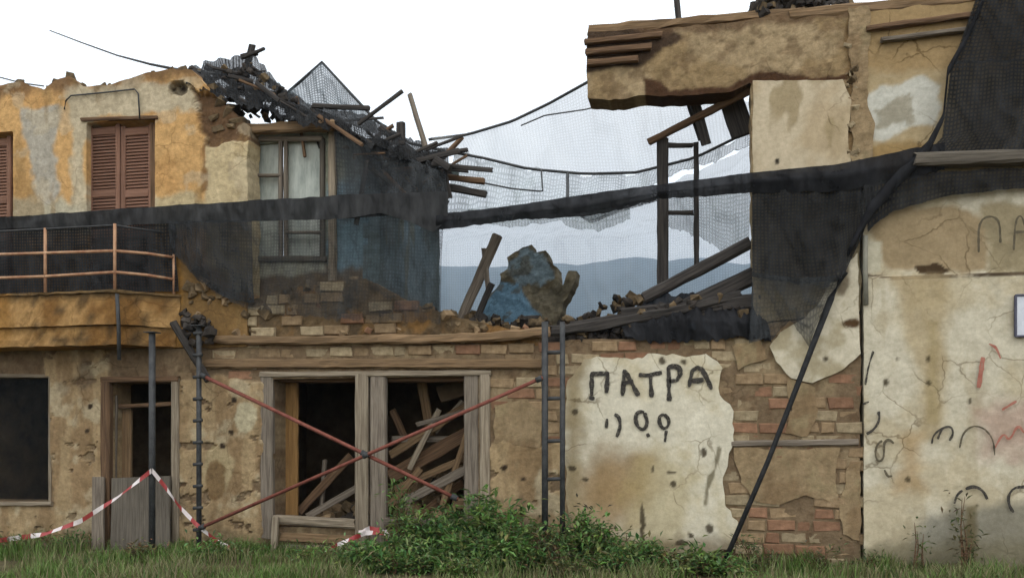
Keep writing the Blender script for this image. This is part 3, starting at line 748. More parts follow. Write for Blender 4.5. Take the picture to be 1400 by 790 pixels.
# ---- wall plate and lintels over the shop front
beam('wall_plate', W(285, 464, -.03), W(520, 464, -.03), .16, .11, WOODT, HA, .010, -.02, seed=3)
beam('wall_plate', W(521, 464, -.03), W(752, 454, -.03), .16, .12, WOODT, HA, .012, -.03, seed=4)
beam('wall_plate', W(753, 453, -.01), W(1010, 404, .12), .14, .13, CHAR, HA, .012, -.05, seed=5)
beam('lintel', W(282, 497, -.015), W(742, 497, -.015), .10, .13, WOODT, HA, .008, seed=6)

# ---- inside: floor above, back and side walls
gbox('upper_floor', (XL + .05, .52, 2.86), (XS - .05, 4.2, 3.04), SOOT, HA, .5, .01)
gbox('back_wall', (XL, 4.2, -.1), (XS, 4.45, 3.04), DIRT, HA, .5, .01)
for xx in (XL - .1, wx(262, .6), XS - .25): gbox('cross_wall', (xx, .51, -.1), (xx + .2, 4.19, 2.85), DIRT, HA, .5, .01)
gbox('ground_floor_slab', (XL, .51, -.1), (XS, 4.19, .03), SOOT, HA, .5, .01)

# ---- shop front joinery
SF = empty('shop_front', W(505, 720, 0), parent=HA)
yj = .03
for (a_, w_, t_, d_, mt) in ((366, .19, 510, 735, WOODG), (496, .19, 512, 742, WOODP), (518, .23, 512, 742, WOODG), (645, .20, 510, 730, WOODG), (664, .14, 508, 720, WOODP)):
    p = W(a_, t_, yj); q_ = W(a_, d_, yj); beam('jamb', (q_.x, yj - (.02 if mt is WOODP else 0), max(q_.z, .05)), (p.x, yj - (.02 if mt is WOODP else 0), p.z), .10, w_, mt, SF, .004)
beam('header', W(357, 512, yj - .01), W(672, 510, yj - .01), .12, .075, WOODP, SF, .004)
beam('sill', W(378, 709, yj), W(487, 716, yj), .20, .12, WOODP, SF, .010)
beam('sill', W(528, 712, yj), W(640, 716, yj), .20, .10, WOODG, SF, .010)
beam('sill_board', W(384, 733, -.02), W(490, 738, -.03), .04, .12, WOODT, SF, .008)
beam('sill_board', W(380, 748, -.01), W(488, 751, -.02), .04, .09, WOODG, SF, .008)
beam('inner_leaf', (wx(392, .42), .42, .45), W(392, 519, .42), .05, .36, mat_wood('ochre_wood', A(120, 90, 54), A(158, 122, 76)), SF)
beam('inner_lintel', W(373, 519, .30), W(640, 518, .30), .3, .08, WOODB, SF)
# shop window frame at the left with its old glass
SW = empty('shop_window', W(20, 685, 0), parent=HA)
beam('frame_post', W(70, 690, .02), W(70, 513, .02), .08, .045, WOODP, SW, .003)
beam('frame_rail', W(-48, 513, .02), W(72, 514, .02), .08, .05, WOODP, SW, .003)
beam('sill', W(-48, 688, -.01), W(74, 688, -.01), .14, .06, WOODP, SW, .004)
a_ = W(-46, 517, .06); e_ = W(68, 684, .06); gbox('pane', (a_.x, .06, e_.z), (e_.x, .066, a_.z), GLASS, SW, .9, 0)
# door with its broken leaf
DR = empty('doorway', W(195, 752, 0), parent=HA)
beam('jamb', (wx(241, -.01), -.01, .0), (wx(241, -.01), -.01, W(241, 516, 0).z), .10, .12, WOODP, DR, .005)
beam('jamb', (wx(146, .0), .0, .0), (wx(146, .0), .0, W(146, 520, 0).z), .12, .15, WOODB, DR, .005)
beam('header', W(140, 519, -.01), W(246, 518, -.01), .12, .08, WOODB, DR, .004)
beam('door_leaf', W(168, 752, .30), W(168, 560, .30), .04, .30, WOODT, DR, .004)
beam('door_leaf', W(152, 752, .14), W(154, 540, .14), .04, .16, WOODG, DR, .004)
beam('transom', W(152, 556, .2), W(236, 552, .2), .06, .06, WOODB, DR, .004)

# ---- balcony
zt = W(157, 400, -.62).z; zm = W(157, 443, -.62).z; zb = W(157, 470, -.62).z
BA = empty('balcony', (wx(60, -.3), -.3, zb), parent=HA)
def ba_col(x, z):
    c = np.tile(np.array(A(180, 142, 92)), (len(x), 1)); n = fbm(x * 2.5, z * 4, 71, 5)
    c = lay(c, sst(.45, .62, n), A(134, 96, 52), .9); c = lay(c, sst(.56, .7, fbm(x * 5, z * 5, 73, 4)), A(82, 66, 46), .8)
    c = lay(c, sst(zt - .10, zt, z + (n - .5) * .1), A(92, 78, 56), .7); c = lay(c, sst(.55, .7, fbm(x * 1.6, z * .7, 75, 4)), A(176, 130, 70), .7)
    return c
def prism(name, foot, z0, z1, parent, cell=.09, mat=WALL, colf=ba_col, seed=0):
    P = np.array(rough_line(foot, cell, 0)); n = len(P); nz = max(1, int((z1 - z0) / cell)); V = []; Fs = []; rr = random.Random(seed)
    for k in range(nz + 1):
        for p in P: V.append((p[0] + rr.uniform(-.008, .008), p[1] + rr.uniform(-.012, .012), z0 + (z1 - z0) * k / nz + rr.uniform(-.008, .008)))
    for k in range(nz):
        for i in range(n):
            a, b2 = k * n + i, k * n + (i + 1) % n; Fs.append([a, b2, b2 + n, a + n])
    Fs.append(list(range(n - 1, -1, -1))); Fs.append([nz * n + i for i in range(n)])
    V = np.array(V); return mk(name, V, Fs, mat, parent, col=colf(V[:, 0] + V[:, 1], V[:, 2]))
xf, xw = wx(157, -.62), wx(246, -.045)
prism('slab', [(XL, -.62), (xf, -.62), (xw, -.045), (XL, -.045)], zm, zt, BA, seed=1)
prism('moulding', [(XL, -.55), (xf - .03, -.55), (xw - .06, -.048), (XL, -.048)], zb, zm - .003, BA, seed=2)
prism('lip', [(XL, -.66), (xf + .02, -.66), (xw + .03, -.05), (XL, -.05)], zt + .003, zt + .035, BA, seed=3)
yr = -.6
def post(px, y, t_, name='post'): tube(name, [(wx(px, y), y, zt + .03), (wx(px, y), y, W(px, t_, y).z)], .022, RAILM, BA, 8)
post(157, yr, 306); post(62, yr, 312); post(-35, yr, 318)
tube('post', [W(238, 402, -.08), W(238, 348, -.08)], .022, RAILM, BA)
for (pl, pc, pr) in ((346, 343, 352), (378, 372, 382)):
    tube('rail', [W(-70, pl + 4, yr), W(60, pl, yr), W(157, pc, yr)], .021, RAILM, BA); tube('side_rail', [W(157, pc, yr), W(200, (pc + pr) / 2 - 1, -.34), W(238, pr, -.08)], .021, RAILM, BA)
tube('top_rail', [W(-70, 320, yr), W(157, 308, yr)], .014, STEEL, BA); tube('side_top_rail', [W(157, 308, yr), W(222, 318, -.1)], .014, STEEL, BA)
tube('drain_pipe', [W(160, 402, -.68), W(162, 440, -.68), W(163, 492, -.66)], .026, STEEL, BA)

# ---- right-hand upper wall with the jutting wall top
UR = [(803, 44), (803, 136), (850, 136), (880, 132), (930, 131), (965, 128), (1000, 126), (1027, 112), (1028, 300), (1030, 420), (1040, 442), (1176, 426), (1176, 12), (1100, 16), (1030, 26), (960, 34), (900, 40)]
PANEL = [(1029, 112), (1110, 112), (1152, 110), (1163, 140), (1158, 190), (1164, 245), (1030, 250)]
def ur_col(x, z):
    c = np.tile(np.array(A(174, 152, 118)), (len(x), 1)); n = fbm(x * 2.6, z * 2.6, 131, 5)
    c = lay(c, sst(.45, .65, n), A(156, 132, 96), .9); c = lay(c, sst(.52, .66, fbm(x * 7, z * 7, 136, 4)), A(120, 98, 72), .6)
    c = lay(c, pmask(x, z, WL([(795, 40), (905, 34), (935, 52), (900, 70), (872, 92), (795, 100)]), .03, .08, 5, 1), A(78, 62, 48))
    c = lay(c, pmask(x, z, WL([(880, 108), (900, 112), (915, 124), (1000, 118), (1030, 100), (1060, 96), (1110, 108), (1160, 100), (1160, 112), (1020, 116), (990, 140), (880, 140)]), .02, .05, 7, 2), A(82, 58, 40))
    c = lay(c, pmask(x, z, WL([(1155, 0), (1180, 0), (1180, 260), (1155, 260)]), .03, .10, 5, 3), A(128, 104, 72))
    c = lay(c, pmask(x, z, WL([(1027, 240), (1180, 240), (1180, 440), (1027, 440)]), .04, .1, 4, 4), A(150, 136, 108))
    c = lay(c, pmask(x, z, WL([(800, 0), (1180, 0), (1180, 24), (1050, 34), (960, 44), (880, 50)]), .04, .08, 4, 5), A(108, 84, 62), .8)
    return c
UWR = sheet('jutting_upper_wall', WL(UR), [], 0.0, .38, .024, ur_col, lambda x, z: (fbm(x * 5, z * 5, 137, 5) - .5) * .05, WALL, HA, .02, 12)
def pn_col(x, z):
    c = np.tile(np.array(A(204, 188, 160)), (len(x), 1)); n = fbm(x * 2, z * 2, 151, 5)
    c = lay(c, sst(.42, .66, n), A(188, 168, 136), .9); c = lay(c, pmask(x, z, spot(1062, 222, 4, 4), .01, .01, 8), A(60, 54, 44))
    c = lay(c, sst(.6, .7, fbm(x * 3, z * 1.2, 155, 4)), A(160, 142, 108), .8); return c
sheet('plaster_panel', WL(PANEL), [], -.042, .045, .024, pn_col, lambda x, z: (fbm(x * 3, z * 3, 157, 4) - .5) * .012, PLAS, UWR, .016, 13)
for i in range(26):      # crumbled stones along the broken strip beside the panel
    px = 1166 + rnd.uniform(-8, 8); py = rnd.uniform(60, 235); v, f = chunk_geo(random.Random(i + 2500), W(px, py, .0), rnd.uniform(.03, .07)); mk('stone', v, f, rnd.choice((BTAN, STON, BCRM)), UWR)

# ================================================================== the plastered neighbour house (right)
XB0, XB1 = wx(1180.5), wx(1460)
HB = empty('plastered_house', (wx(1320), 0, 0), 'pale plastered house with circle graffiti and a black net over its top', 'house')
def b_col(x, z):
    c = np.tile(np.array(A(212, 203, 180)), (len(x), 1)); n = fbm(x * 1.8, z * 1.8, 201, 5)
    c = lay(c, sst(.42, .66, n), A(198, 184, 154), .9); c = lay(c, sst(.5, .7, fbm(x * 5, z * 2, 205, 4)), A(184, 170, 140), .6)
    P = lambda pts, soft, amp, ns, s: pmask(x, z, WL(pts), soft, amp, ns, s)
    # upper storey: brown render, grey-white scraped patch
    c = lay(c, P([(1175, -60), (1470, -60), (1470, 110), (1280, 104), (1175, 112)], .05, .10, 4, 1), A(168, 142, 102))
    c = lay(c, P([(1175, 100), (1470, 95), (1470, 260), (1175, 260)], .06, .10, 4, 2), A(178, 158, 122))
    c = lay(c, P([(1172, 140), (1200, 118), (1260, 104), (1282, 120), (1276, 170), (1240, 182), (1210, 195), (1180, 185)], .04, .14, 3.4, 3), A(206, 203, 190))
    c = lay(c, P([(1195, 150), (1235, 135), (1262, 150), (1240, 168), (1200, 176)], .03, .16, 5, 33), A(150, 140, 116), .7)
    c = lay(c, P([(1175, 200), (1280, 195), (1280, 230), (1175, 235)], .05, .12, 4, 4), A(158, 128, 80), .8)
    # band of bare tan render above the crack
    c = lay(c, P([(1190, 292), (1300, 282), (1345, 300), (1350, 372), (1215, 372), (1196, 345)], .04, .10, 4, 5), A(164, 144, 112))
    c = lay(c, P([(1340, 280), (1470, 270), (1470, 372), (1350, 372)], .05, .10, 4, 6), A(160, 146, 116))
    c = lay(c, P([(1185, 330), (1205, 330), (1205, 372), (1185, 374)], .02, .05, 6, 7), A(200, 192, 168))
    c = lay(c, P([(1250, 365), (1280, 362), (1300, 370), (1260, 376)], .01, .06, 6, 8), A(74, 58, 40))
    c = lay(c, P([(1184, 375), (1220, 378), (1290, 376), (1400, 372), (1470, 372), (1470, 376), (1350, 378), (1230, 383), (1184, 379)], .008, .02, 9, 9), A(70, 54, 38), .9)
    # streaks and dirt
    c = lay(c, P([(1215, 375), (1300, 375), (1295, 470), (1282, 600), (1262, 600), (1250, 500), (1232, 470)], .10, .12, 3, 10), A(180, 160, 122), .75)
    c = lay(c, P([(1225, 590), (1262, 590), (1265, 670), (1225, 670)], .12, .15, 3, 11), A(176, 146, 102), .7)
    c = lay(c, P([(1268, 440), (1280, 440), (1282, 580), (1266, 580)], .06, .06, 4, 12), A(166, 148, 108), .7)
    c = lay(c, P([(1330, 560), (1410, 540), (1470, 560), (1470, 625), (1340, 625)], .15, .2, 3, 13), A(176, 140, 126), .6)
    c = lay(c, P([(1250, 702), (1320, 690), (1470, 700), (1470, 830), (1235, 830)], .10, .18, 3, 14), A(132, 128, 114), .85)
    c = lay(c, P([(1180, 745), (1470, 740), (1470, 830), (1180, 830)], .12, .16, 3, 15), A(124, 116, 92), .8)
    c = lay(c, P([(1318, 690), (1334, 690), (1330, 800), (1316, 800)], .04, .05, 4, 16), A(104, 92, 62), .8)
    for (a_, b_) in ((1210, 522), (1269, 524), (1268, 491), (1226, 491), (1240, 655), (1325, 548)):
        c = lay(c, pmask(x, z, spot(a_, b_, 3.5, 4.5), .014, .03, 9, a_), A(66, 56, 36), .9)
    return c
def b_h(x, z):
    cz = np.interp(x, [wx(1184), wx(1230), wx(1290), wx(1400), wx(1460)], [W(1184, 377).z, W(1230, 380).z, W(1290, 376).z, W(1400, 373).z, W(1460, 374).z]) + (fbm(x * 6, x * 0, 3, 3) - .5) * .06
    return sst(.012, -.012, z - cz) * .03 + (fbm(x * 5, z * 5, 211, 5) - .5) * .022
FW = sheet('front_wall', [(XB0, -.15), (XB1, -.15)] + WL([(1460, -36), (1330, -6), (1240, 6), (1180.5, 10)]), [], -.01, .4, .024, b_col, b_h, PLAS, HB, .008, 14)
gbox('side_wall', (XB0 + .02, .395, -.1), (XB0 + .3, 5, 6.2), DIRT, HB, .5, .01)
gbox('far_wall', (XB0 + .31, 4.7, -.1), (XB1, 5, 6.2), DIRT, HB, .5, .01)
tube('drain_pipe', [W(1183, 322, -.08), W(1183, 370, -.08), W(1184, 417, -.08)], .030, mat_noise('pipe_grey', A(120, 118, 106), A(152, 148, 132), 6, .7, .2), HB)
beam('eaves_ledge', W(1248, 221, -.16), W(1462, 213, -.16), .22, .15, WOODD, HB, .008)
YB = -.075
MARKS = [('graffiti_letter', [[(1338, 345), (1338, 298), (1366, 295), (1368, 332)]], 3.4, PAINTG), ('graffiti_letter', [[(1386, 342), (1388, 300), (1398, 292), (1410, 345)], [(1386, 318), (1408, 316)]], 3.4, PAINTG),
         ('graffiti_stroke', [[(1194, 480), (1187, 502), (1183, 526)]], 3.2, PAINT), ('graffiti_arc', [[(1201, 562), (1203, 573), (1196, 586), (1185, 593)], [(1180, 552), (1188, 549)]], 3.8, PAINT),
         ('graffiti_ring', [[(1206, 602), (1199, 607), (1196, 622), (1201, 632), (1209, 626), (1208, 604), (1216, 600), (1222, 606)], [(1209, 642), (1214, 652), (1220, 650)]], 3.4, PAINTG),
         ('graffiti_ring', [[(1274, 606), (1276, 594), (1288, 585), (1300, 582), (1304, 592), (1298, 602)], [(1288, 585), (1282, 600)]], 3.4, PAINT),
         ('graffiti_ring', [[(1312, 612), (1316, 592), (1330, 581), (1346, 585), (1358, 600), (1360, 622)]], 2.6, PAINTG),
         ('graffiti_arc', [[(1305, 688), (1308, 676), (1316, 670)], [(1320, 668), (1332, 664), (1344, 670), (1350, 682)]], 4.6, PAINT),
         ('graffiti_arc', [[(1402, 665), (1386, 666), (1378, 678), (1380, 692), (1386, 700)]], 4.6, PAINT),
         ('graffiti_stroke', [[(1344, 488), (1341, 510), (1338, 530)]], 6, PAINTR), ('graffiti_scrawl', [[(1360, 612), (1372, 590), (1380, 604), (1392, 578), (1402, 596), (1412, 572)]], 3.2, PAINTR), ('graffiti_stroke', [[(1352, 470), (1362, 474), (1368, 490)]], 3.2, PAINTR), ('graffiti_stroke', [[(1370, 560), (1390, 548)]], 3.2, PAINTR)]
for q, (nm, strokes, wd, mt) in enumerate(MARKS):
    V = []; Fs = []
    for s_, st in enumerate(strokes):
        o = stroke('tmp', st, wd, mt, YB - .002 * s_, None, q * 5 + s_ + 90); off = len(V)
        V += [tuple(o.location + v.co) for v in o.data.vertices]; Fs += [[i + off for i in p.vertices] for p in o.data.polygons]; bpy.data.objects.remove(o)
    mk(nm, V, Fs, mt, FW)
sheet('crumbled_strip', WL([(1158, 14), (1186, 10), (1190, 60), (1186, 120), (1192, 180), (1186, 246), (1164, 248), (1168, 190), (1160, 150), (1166, 100), (1156, 60)]), [], -.03, .035, .024, sm_col, lambda x, z: (fbm(x * 6, z * 6, 277, 4) - .5) * .05, WALL, HB, .05, 66)
SG = empty('wall_sign', W(1405, 458, -.07), 'small white blank sign with dark frame fixed to the pale wall', 'sign')
a_ = W(1388, 404, -.07); e_ = W(1424, 459, -.07)
gbox('plate', (a_.x, -.085, e_.z), (e_.x, -.068, a_.z), SIGNW, SG, .3, 0)
for (p, q_) in (((a_.x, e_.z), (a_.x, a_.z)), ((e_.x, e_.z), (e_.x, a_.z)), ((a_.x, a_.z), (e_.x, a_.z)), ((a_.x, e_.z), (e_.x, e_.z))):
    beam('frame_strip', (p[0], -.08, p[1]), (q_[0], -.08, q_[1]), .035, .025, SIGNB, SG, .001)

# ================================================================== timbers and planks, each one by itself
def timber(name, a, b_, wd, ht, mat, label, cat='timber', group=None, **kw): return beam(name, W(*a), W(*b_), wd, ht, mat, None, label=label, cat=cat, group=group, **kw)
GT = 'loose timbers on the jutting wall top'
timber('log', (806, 43, .1), (1100, 18, .1), .13, .12, WOODT, 'long pale brown log lying along the top of the jutting wall', 'log', GT, rough=.012, seed=11)
timber('log', (1080, 22, .05), (1345, -2, .05), .14, .13, WOODT, 'brown log ending under the black net above the scraped grey patch', 'log', GT, rough=.012, seed=12)
for i, (a, b_, h_, mt, lb) in enumerate([((799, 58, -.05), (905, 48, -.05), .07, WOODB, 'topmost dark plank sticking out of the jutting wall end'), ((801, 72, -.05), (890, 64, -.05), .08, WOODB, 'second dark plank down in the jutting wall end'),
        ((803, 87, -.05), (872, 81, -.05), .075, WOODB, 'lowest dark plank in the jutting wall end'), ((1185, 40, -.06), (1335, 20, -.06), .06, WOODB, 'thin brown plank slanting under the log by the black net'), ((1205, 55, -.06), (1332, 40, -.06), .05, WOODG, 'grey split plank below the brown slanting plank at wall top')]):
    timber('plank', a, b_, .08, h_, mt, lb, 'plank', GT, seed=20 + i)
timber('pole', (929, 40, .2), (922, -30, .2), .06, .07, CHAR, 'short black pole standing upright on the jutting wall top', 'pole')
timber('window_frame_post', (906, 388, .8), (906, 190, .8), .10, .15, CHAR, 'thick charred post standing alone in the gap under the jutting wall', 'post')
FRM = empty('broken_window_frame', W(935, 380, .9), 'thin broken window frame of grey rails joined to the charred post', 'window frame')
beam('stile', W(952, 372, .8), W(952, 195, .8), .06, .07, CHAR, FRM)
for py in (199, 291): beam('rail', W(914, py, .8), W(948, py, .8), .05, .06, CHAR, FRM)
timber('rafter', (888, 194, .75), (1026, 124, .18), .08, .09, WOODB, 'brown rafter leaning from charred post up to the pale panel', 'rafter')
timber('charred_board', (946, 128, .45), (966, 198, .55), .05, .13, CHAR, 'charred double board hanging under the jutting wall behind rafter', 'board', seed=31)
timber('charred_board', (938, 132, .55), (958, 192, .6), .04, .06, CHAR, 'thin charred board hanging beside the double board', 'board', seed=32)
timber('charred_board', (1000, 138, .5), (1016, 186, .5), .05, .30, CHAR, 'wide charred board tucked against the pale panel corner', 'board', seed=33)
timber('charred_beam', (880, 408, .3), (1026, 332, .3), .16, .15, CHAR, 'charred beam slanting up to the black net beside charred post', 'beam', seed=34)
timber('charred_beam', (930, 425, .2), (1032, 376, .2), .16, .22, CHAR, 'thick charred beam lying below the slanting charred beam', 'beam', seed=35)
timber('charred_beam', (850, 432, .25), (1040, 412, .1), .18, .2, CHAR, 'charred beam lying flat on the heap over the ΠΑΤΡΑ plaster', 'beam', seed=36)
timber('charred_beam', (780, 446, .2), (930, 424, .25), .14, .12, CHAR, 'charred beam end resting on wall plate beside scaffold frame', 'beam', seed=37)
timber('leaning_timber', (630, 438, 1.6), (680, 322, 1.6), .14, .15, WOODG, 'thick grey timber leaning in the gap beside the blue end wall', 'timber', seed=38, roll=.2)
timber('leaning_timber', (652, 436, 1.5), (672, 388, 1.5), .08, .09, CHAR, 'short dark timber crossing behind the thick grey leaning one', 'timber', seed=39)
timber('leaning_timber', (668, 400, 1.55), (662, 340, 1.6), .07, .07, WOODG, 'thin grey timber propped against the thick leaning one', 'timber', seed=40)
# roof wreck on the left
GR = 'sticks of the wrecked roof'
RO = [((560, 130, .6), (600, 260, .5), .06, WOODG, 'long grey stick rising highest out of the dark roof wreck'), ((632, 188, .5), (582, 242, .5), .05, WOODB, 'stick slanting right out of the dark roof wreck'),
      ((548, 168, .6), (549, 215, .6), .11, CHAR, 'short charred stub upright on the dark roof wreck'), ((570, 238, .5), (662, 248, .5), .07, WOODB, 'brown batten sticking out level over the gap above black band'),
      ((590, 252, .4), (664, 266, .4), .09, CHAR, 'black board sticking out level below the brown batten'), ((520, 175, .6), (600, 235, .5), .09, CHAR, 'charred rafter sloping down along the net over the blue wall'),
      ((575, 215, .7), (640, 205, .7), .05, CHAR, 'thin charred stick lying across the slanting stick'), ((590, 250, .45), (575, 205, .5), .06, CHAR, 'charred stick crossing the foot of the long grey stick')]
for i, (a, b_, s_, mt, lb) in enumerate(RO): timber('roof_stick', a, b_, s_, s_ * 1.1, mt, lb, 'timber', GR, seed=50 + i)
for i, (a, b_, s_, lb) in enumerate([((332, 112, .9), (345, 62, .9), .07, 'dark stub pointing up at the peak of the netted roof heap'), ((330, 78, .9), (352, 72, .9), .06, 'dark cross piece on the peak of the netted roof heap'), ((283, 92, .7), (330, 118, .6), .09, 'charred rafter lying on the yellow wall corner under net'),
        ((300, 100, .7), (470, 178, .7), .10, 'long charred rafter sloping down from yellow wall to the blue wall'), ((340, 90, 1.1), (400, 135, 1.1), .07, 'charred rafter on the back slope of the netted roof heap'), ((262, 100, .3), (345, 148, .1), .08, 'charred rafter end hanging over the broken corner of yellow wall')]):
    timber('charred_rafter', a, b_, s_, s_ * 1.2, CHAR, lb, 'rafter', 'charred rafters of the netted roof', seed=70 + i)
r = random.Random(77)
for i in range(66):
    if i < 26:
        px = r.uniform(275, 470); t0_ = np.interp(px, [275, 320, 345, 400, 470], [92, 84, 76, 132, 172]); py = t0_ + r.uniform(-4, 34); y_ = r.uniform(-.05, .7)
    else:
        px = r.uniform(470, 612); t0_ = np.interp(px, [470, 520, 560, 612], [172, 188, 198, 218]); py = t0_ + r.uniform(-12, 50); y_ = r.uniform(.0, .8)
    a_ = W(px, py, y_); an = r.gauss(-.45, .55); Lh = r.uniform(.25, .9)
    q_ = a_ + Vector((math.cos(an) * Lh, r.uniform(-.2, .2), math.sin(an) * Lh)); s_ = r.uniform(.02, .055)
    beam('charred_stick', a_, q_, s_, s_ * r.uniform(.8, 1.8), WOODB if (i * 7) % 4 == 3 else CHAR, None, .004, label='%s %s stick %s in the roof tangle %s' % ('stout' if s_ > .038 else 'thin', 'brown' if (i * 7) % 4 == 3 else 'black', 'sloping up' if q_.z > a_.z + .08 else ('sloping steeply down' if q_.z < a_.z - .3 else 'lying nearly level'), 'on the yellow wall corner' if i < 26 else 'above the blue end wall'), cat='timber', group='sticks in the roof tangle', seed=600 + i)
timber('door_post', (337, 165, .25), (336, 270, .25), .08, .09, WOODG, 'grey post at the broken edge of the cream plaster strip', 'post', seed=80)
# boards fallen inside the shop front
GI = 'boards fallen inside the shop front'
IN = [((534, 622, .55), (648, 548, .7), .12, WOODT, 'tan board fallen slantwise highest in right shop opening'), ((532, 652, .6), (650, 586, .8), .20, WOODB, 'wide brown board fallen slantwise in right shop opening'), ((540, 668, .6), (655, 618, .7), .10, WOODT, 'lower tan board fallen slantwise in right shop opening'),
      ((575, 512, .7), (590, 600, .9), .14, WOODT, 'tan post hanging from lintel inside right shop opening'), ((595, 590, .7), (632, 548, .8), .07, WOODP, 'pale stick leaning by hanging post in right shop opening'), ((536, 560, .8), (560, 612, .8), .10, WOODB, 'brown board leaning left in right shop opening'),
      ((408, 700, .6), (480, 622, .9), .12, WOODB, 'brown board leaning in the left shop opening'), ((420, 706, .6), (486, 668, .8), .10, WOODG, 'grey board lying low in the left shop opening'), ((440, 690, .8), (444, 628, .8), .06, WOODG, 'thin grey stick upright in the left shop opening'),
      ((560, 715, .5), (632, 660, .8), .12, WOODB, 'brown board lying low in right shop opening'), ((600, 540, 1.0), (660, 520, 1.0), .25, DIRT, 'tan slab wedged under lintel inside right shop opening')]
IN += [((536, 600, .5), (640, 600, .9), .09, WOODG, 'grey board lying nearly level in right shop opening'), ((545, 690, .45), (640, 640, .5), .13, WOODG, 'grey board low across the rubble in right shop opening'), ((560, 640, .5), (600, 560, .6), .08, WOODP, 'pale board leaning steeply in right shop opening'), ((605, 690, .5), (640, 590, .55), .09, WOODT, 'tan board leaning steeply by right jamb of shop opening'), ((534, 690, .5), (575, 640, .6), .10, WOODT, 'short tan board by the double mullion in shop opening'), ((570, 580, .55), (646, 560, .6), .07, WOODG, 'thin grey board across the pile in right shop opening')]
for i, (a, b_, s_, mt, lb) in enumerate(IN): timber('fallen_board', a, b_, .05, s_, mt, lb, 'board', GI, seed=100 + i)
timber('stake', (374, 764, -.15), (377, 706, -.12), .05, .09, WOODP, 'short pale stake standing before the left shop opening', 'stake', seed=120)
timber('grey_plank', (545, 738, -.1), (560, 690, .0), .04, .07, WOODP, 'thin pale plank leaning under the right shop opening', 'plank', seed=121)
# grey boards closing the doorway below
GB = 'boards leaning across the doorway'
for i, (px, t_, w_, mt, lb) in enumerate([(134, 652, .19, WOODG, 'narrow pale board leaning left of the doorway panel'), (192, 652, .94, WOODD, 'wide grey panel leaning across the lower doorway')]):
    p = W(px, 765, -.22); beam('door_board', (p.x, -.22, .0), W(px + 1, t_, -.1), .04, w_, mt, None, label=lb, cat='board', group=GB, seed=130 + i)

# broken blue wall stump far back in the gap
def bl_col(x, z):
    y = 3.2; c = np.tile(np.array(A(144, 134, 112)), (len(x), 1)); n = fbm(x * 4, z * 4, 301, 5)
    c = lay(c, sst(.45, .65, n), A(92, 82, 62), .9)
    c = lay(c, pmask(x, z, WL([(630, 470), (684, 384), (712, 388), (716, 405), (738, 430), (738, 470)], y), .02, .05, 5, 2), A(122, 158, 182))
    c = lay(c, pmask(x, z, WL([(690, 362), (716, 338), (748, 352), (756, 380), (726, 392), (700, 384)], y), .03, .12, 5, 3), A(134, 154, 164), .9)
    c = lay(c, sst(.58, .66, fbm(x * 6, z * 6, 309, 4)), A(106, 100, 84), .7)
    return c
sheet('wall_stump', [(W(636, 445, 3.2).x, 2.0), (W(800, 445, 3.2).x, 2.0)] + WL([(766, 440), (772, 418), (788, 372), (778, 370), (768, 392), (762, 384), (764, 364), (752, 356), (746, 342), (734, 344), (726, 332), (714, 338), (704, 346), (694, 352), (692, 366), (682, 374), (684, 386), (672, 398), (662, 416), (640, 450)], 3.2), [], 3.2, .45, .028, bl_col, lambda x, z: (fbm(x * 6, z * 6, 305, 5) - .5) * .07, WALL, None, .04, 15,
      label='broken stump of a blue painted wall standing in the gap', cat='wall')
# rubble heaps
def scatter(n, box, size, seed, mi):
    r = random.Random(seed); out = []
    for i in range(n):
        px = r.uniform(box[0], box[1]); u = r.random(); top = np.interp(px, box[2], box[3]); bot = np.interp(px, box[2], box[4]); y = r.uniform(*box[5])
        out.append((W(px, top + (bot - top) * u, y), r.uniform(*size), r.choices(range(len(mi)), mi)[0]))
    return out
heap('roof_rubble', scatter(260, (258, 470, [258, 300, 345, 400, 470], [96, 94, 90, 136, 178], [118, 150, 165, 172, 184], (.25, .9)), (.025, .085), 1, (.75, .25)), [SOOT, STON], 1, label='dark broken roof debris heaped on the yellow wall corner', cat='rubble')
heap('charred_rubble', scatter(420, (470, 606, [470, 520, 560, 606], [182, 198, 208, 236], [262, 268, 270, 268], (.35, 1.0)), (.025, .08), 2, (.9, .1)), [SOOT, STON], 2, label='black charred debris on top of the blue end wall', cat='rubble')
heap('charred_rubble', scatter(600, (770, 1060, [770, 860, 930, 1000, 1060], [457, 434, 410, 404, 424], [468, 466, 464, 464, 468], (.04, .5)), (.025, .085), 3, (.75, .25)), [SOOT, STON], 3, label='black charred debris on wall above the ΠΑΤΡΑ plaster', cat='rubble')
heap('gap_rubble', scatter(200, (590, 880, [590, 640, 700, 780, 840, 880], [428, 430, 440, 432, 408, 402], [455, 455, 455, 452, 448, 440], (.6, 2.4)), (.04, .11), 4, (.4, .6)), [SOOT, STON], 4, label='grey rubble lying in the gap around the blue wall stump', cat='rubble')
heap('wall_top_debris', scatter(110, (1026, 1170, [1026, 1060, 1120, 1170], [8, -6, -12, 4], [22, 20, 18, 16], (.05, .35)), (.04, .10), 6, (.85, .15)), [SOOT, STON], 6, label='dark debris clump on top of the jutting wall', cat='rubble')
for i, (a, b_, lb) in enumerate([((1030, 14, .1), (1050, -14, .2), 'twisted charred stick left in the debris clump on wall top'), ((1040, -4, .1), (1105, 6, .2), 'charred stick lying in the debris clump on wall top'), ((1120, 10, .1), (1165, -8, .2), 'charred stick right in the debris clump on wall top')]):
    timber('charred_stick', a, b_, .05, .05, CHAR, lb, 'timber', 'sticks in the debris clump', seed=140 + i)
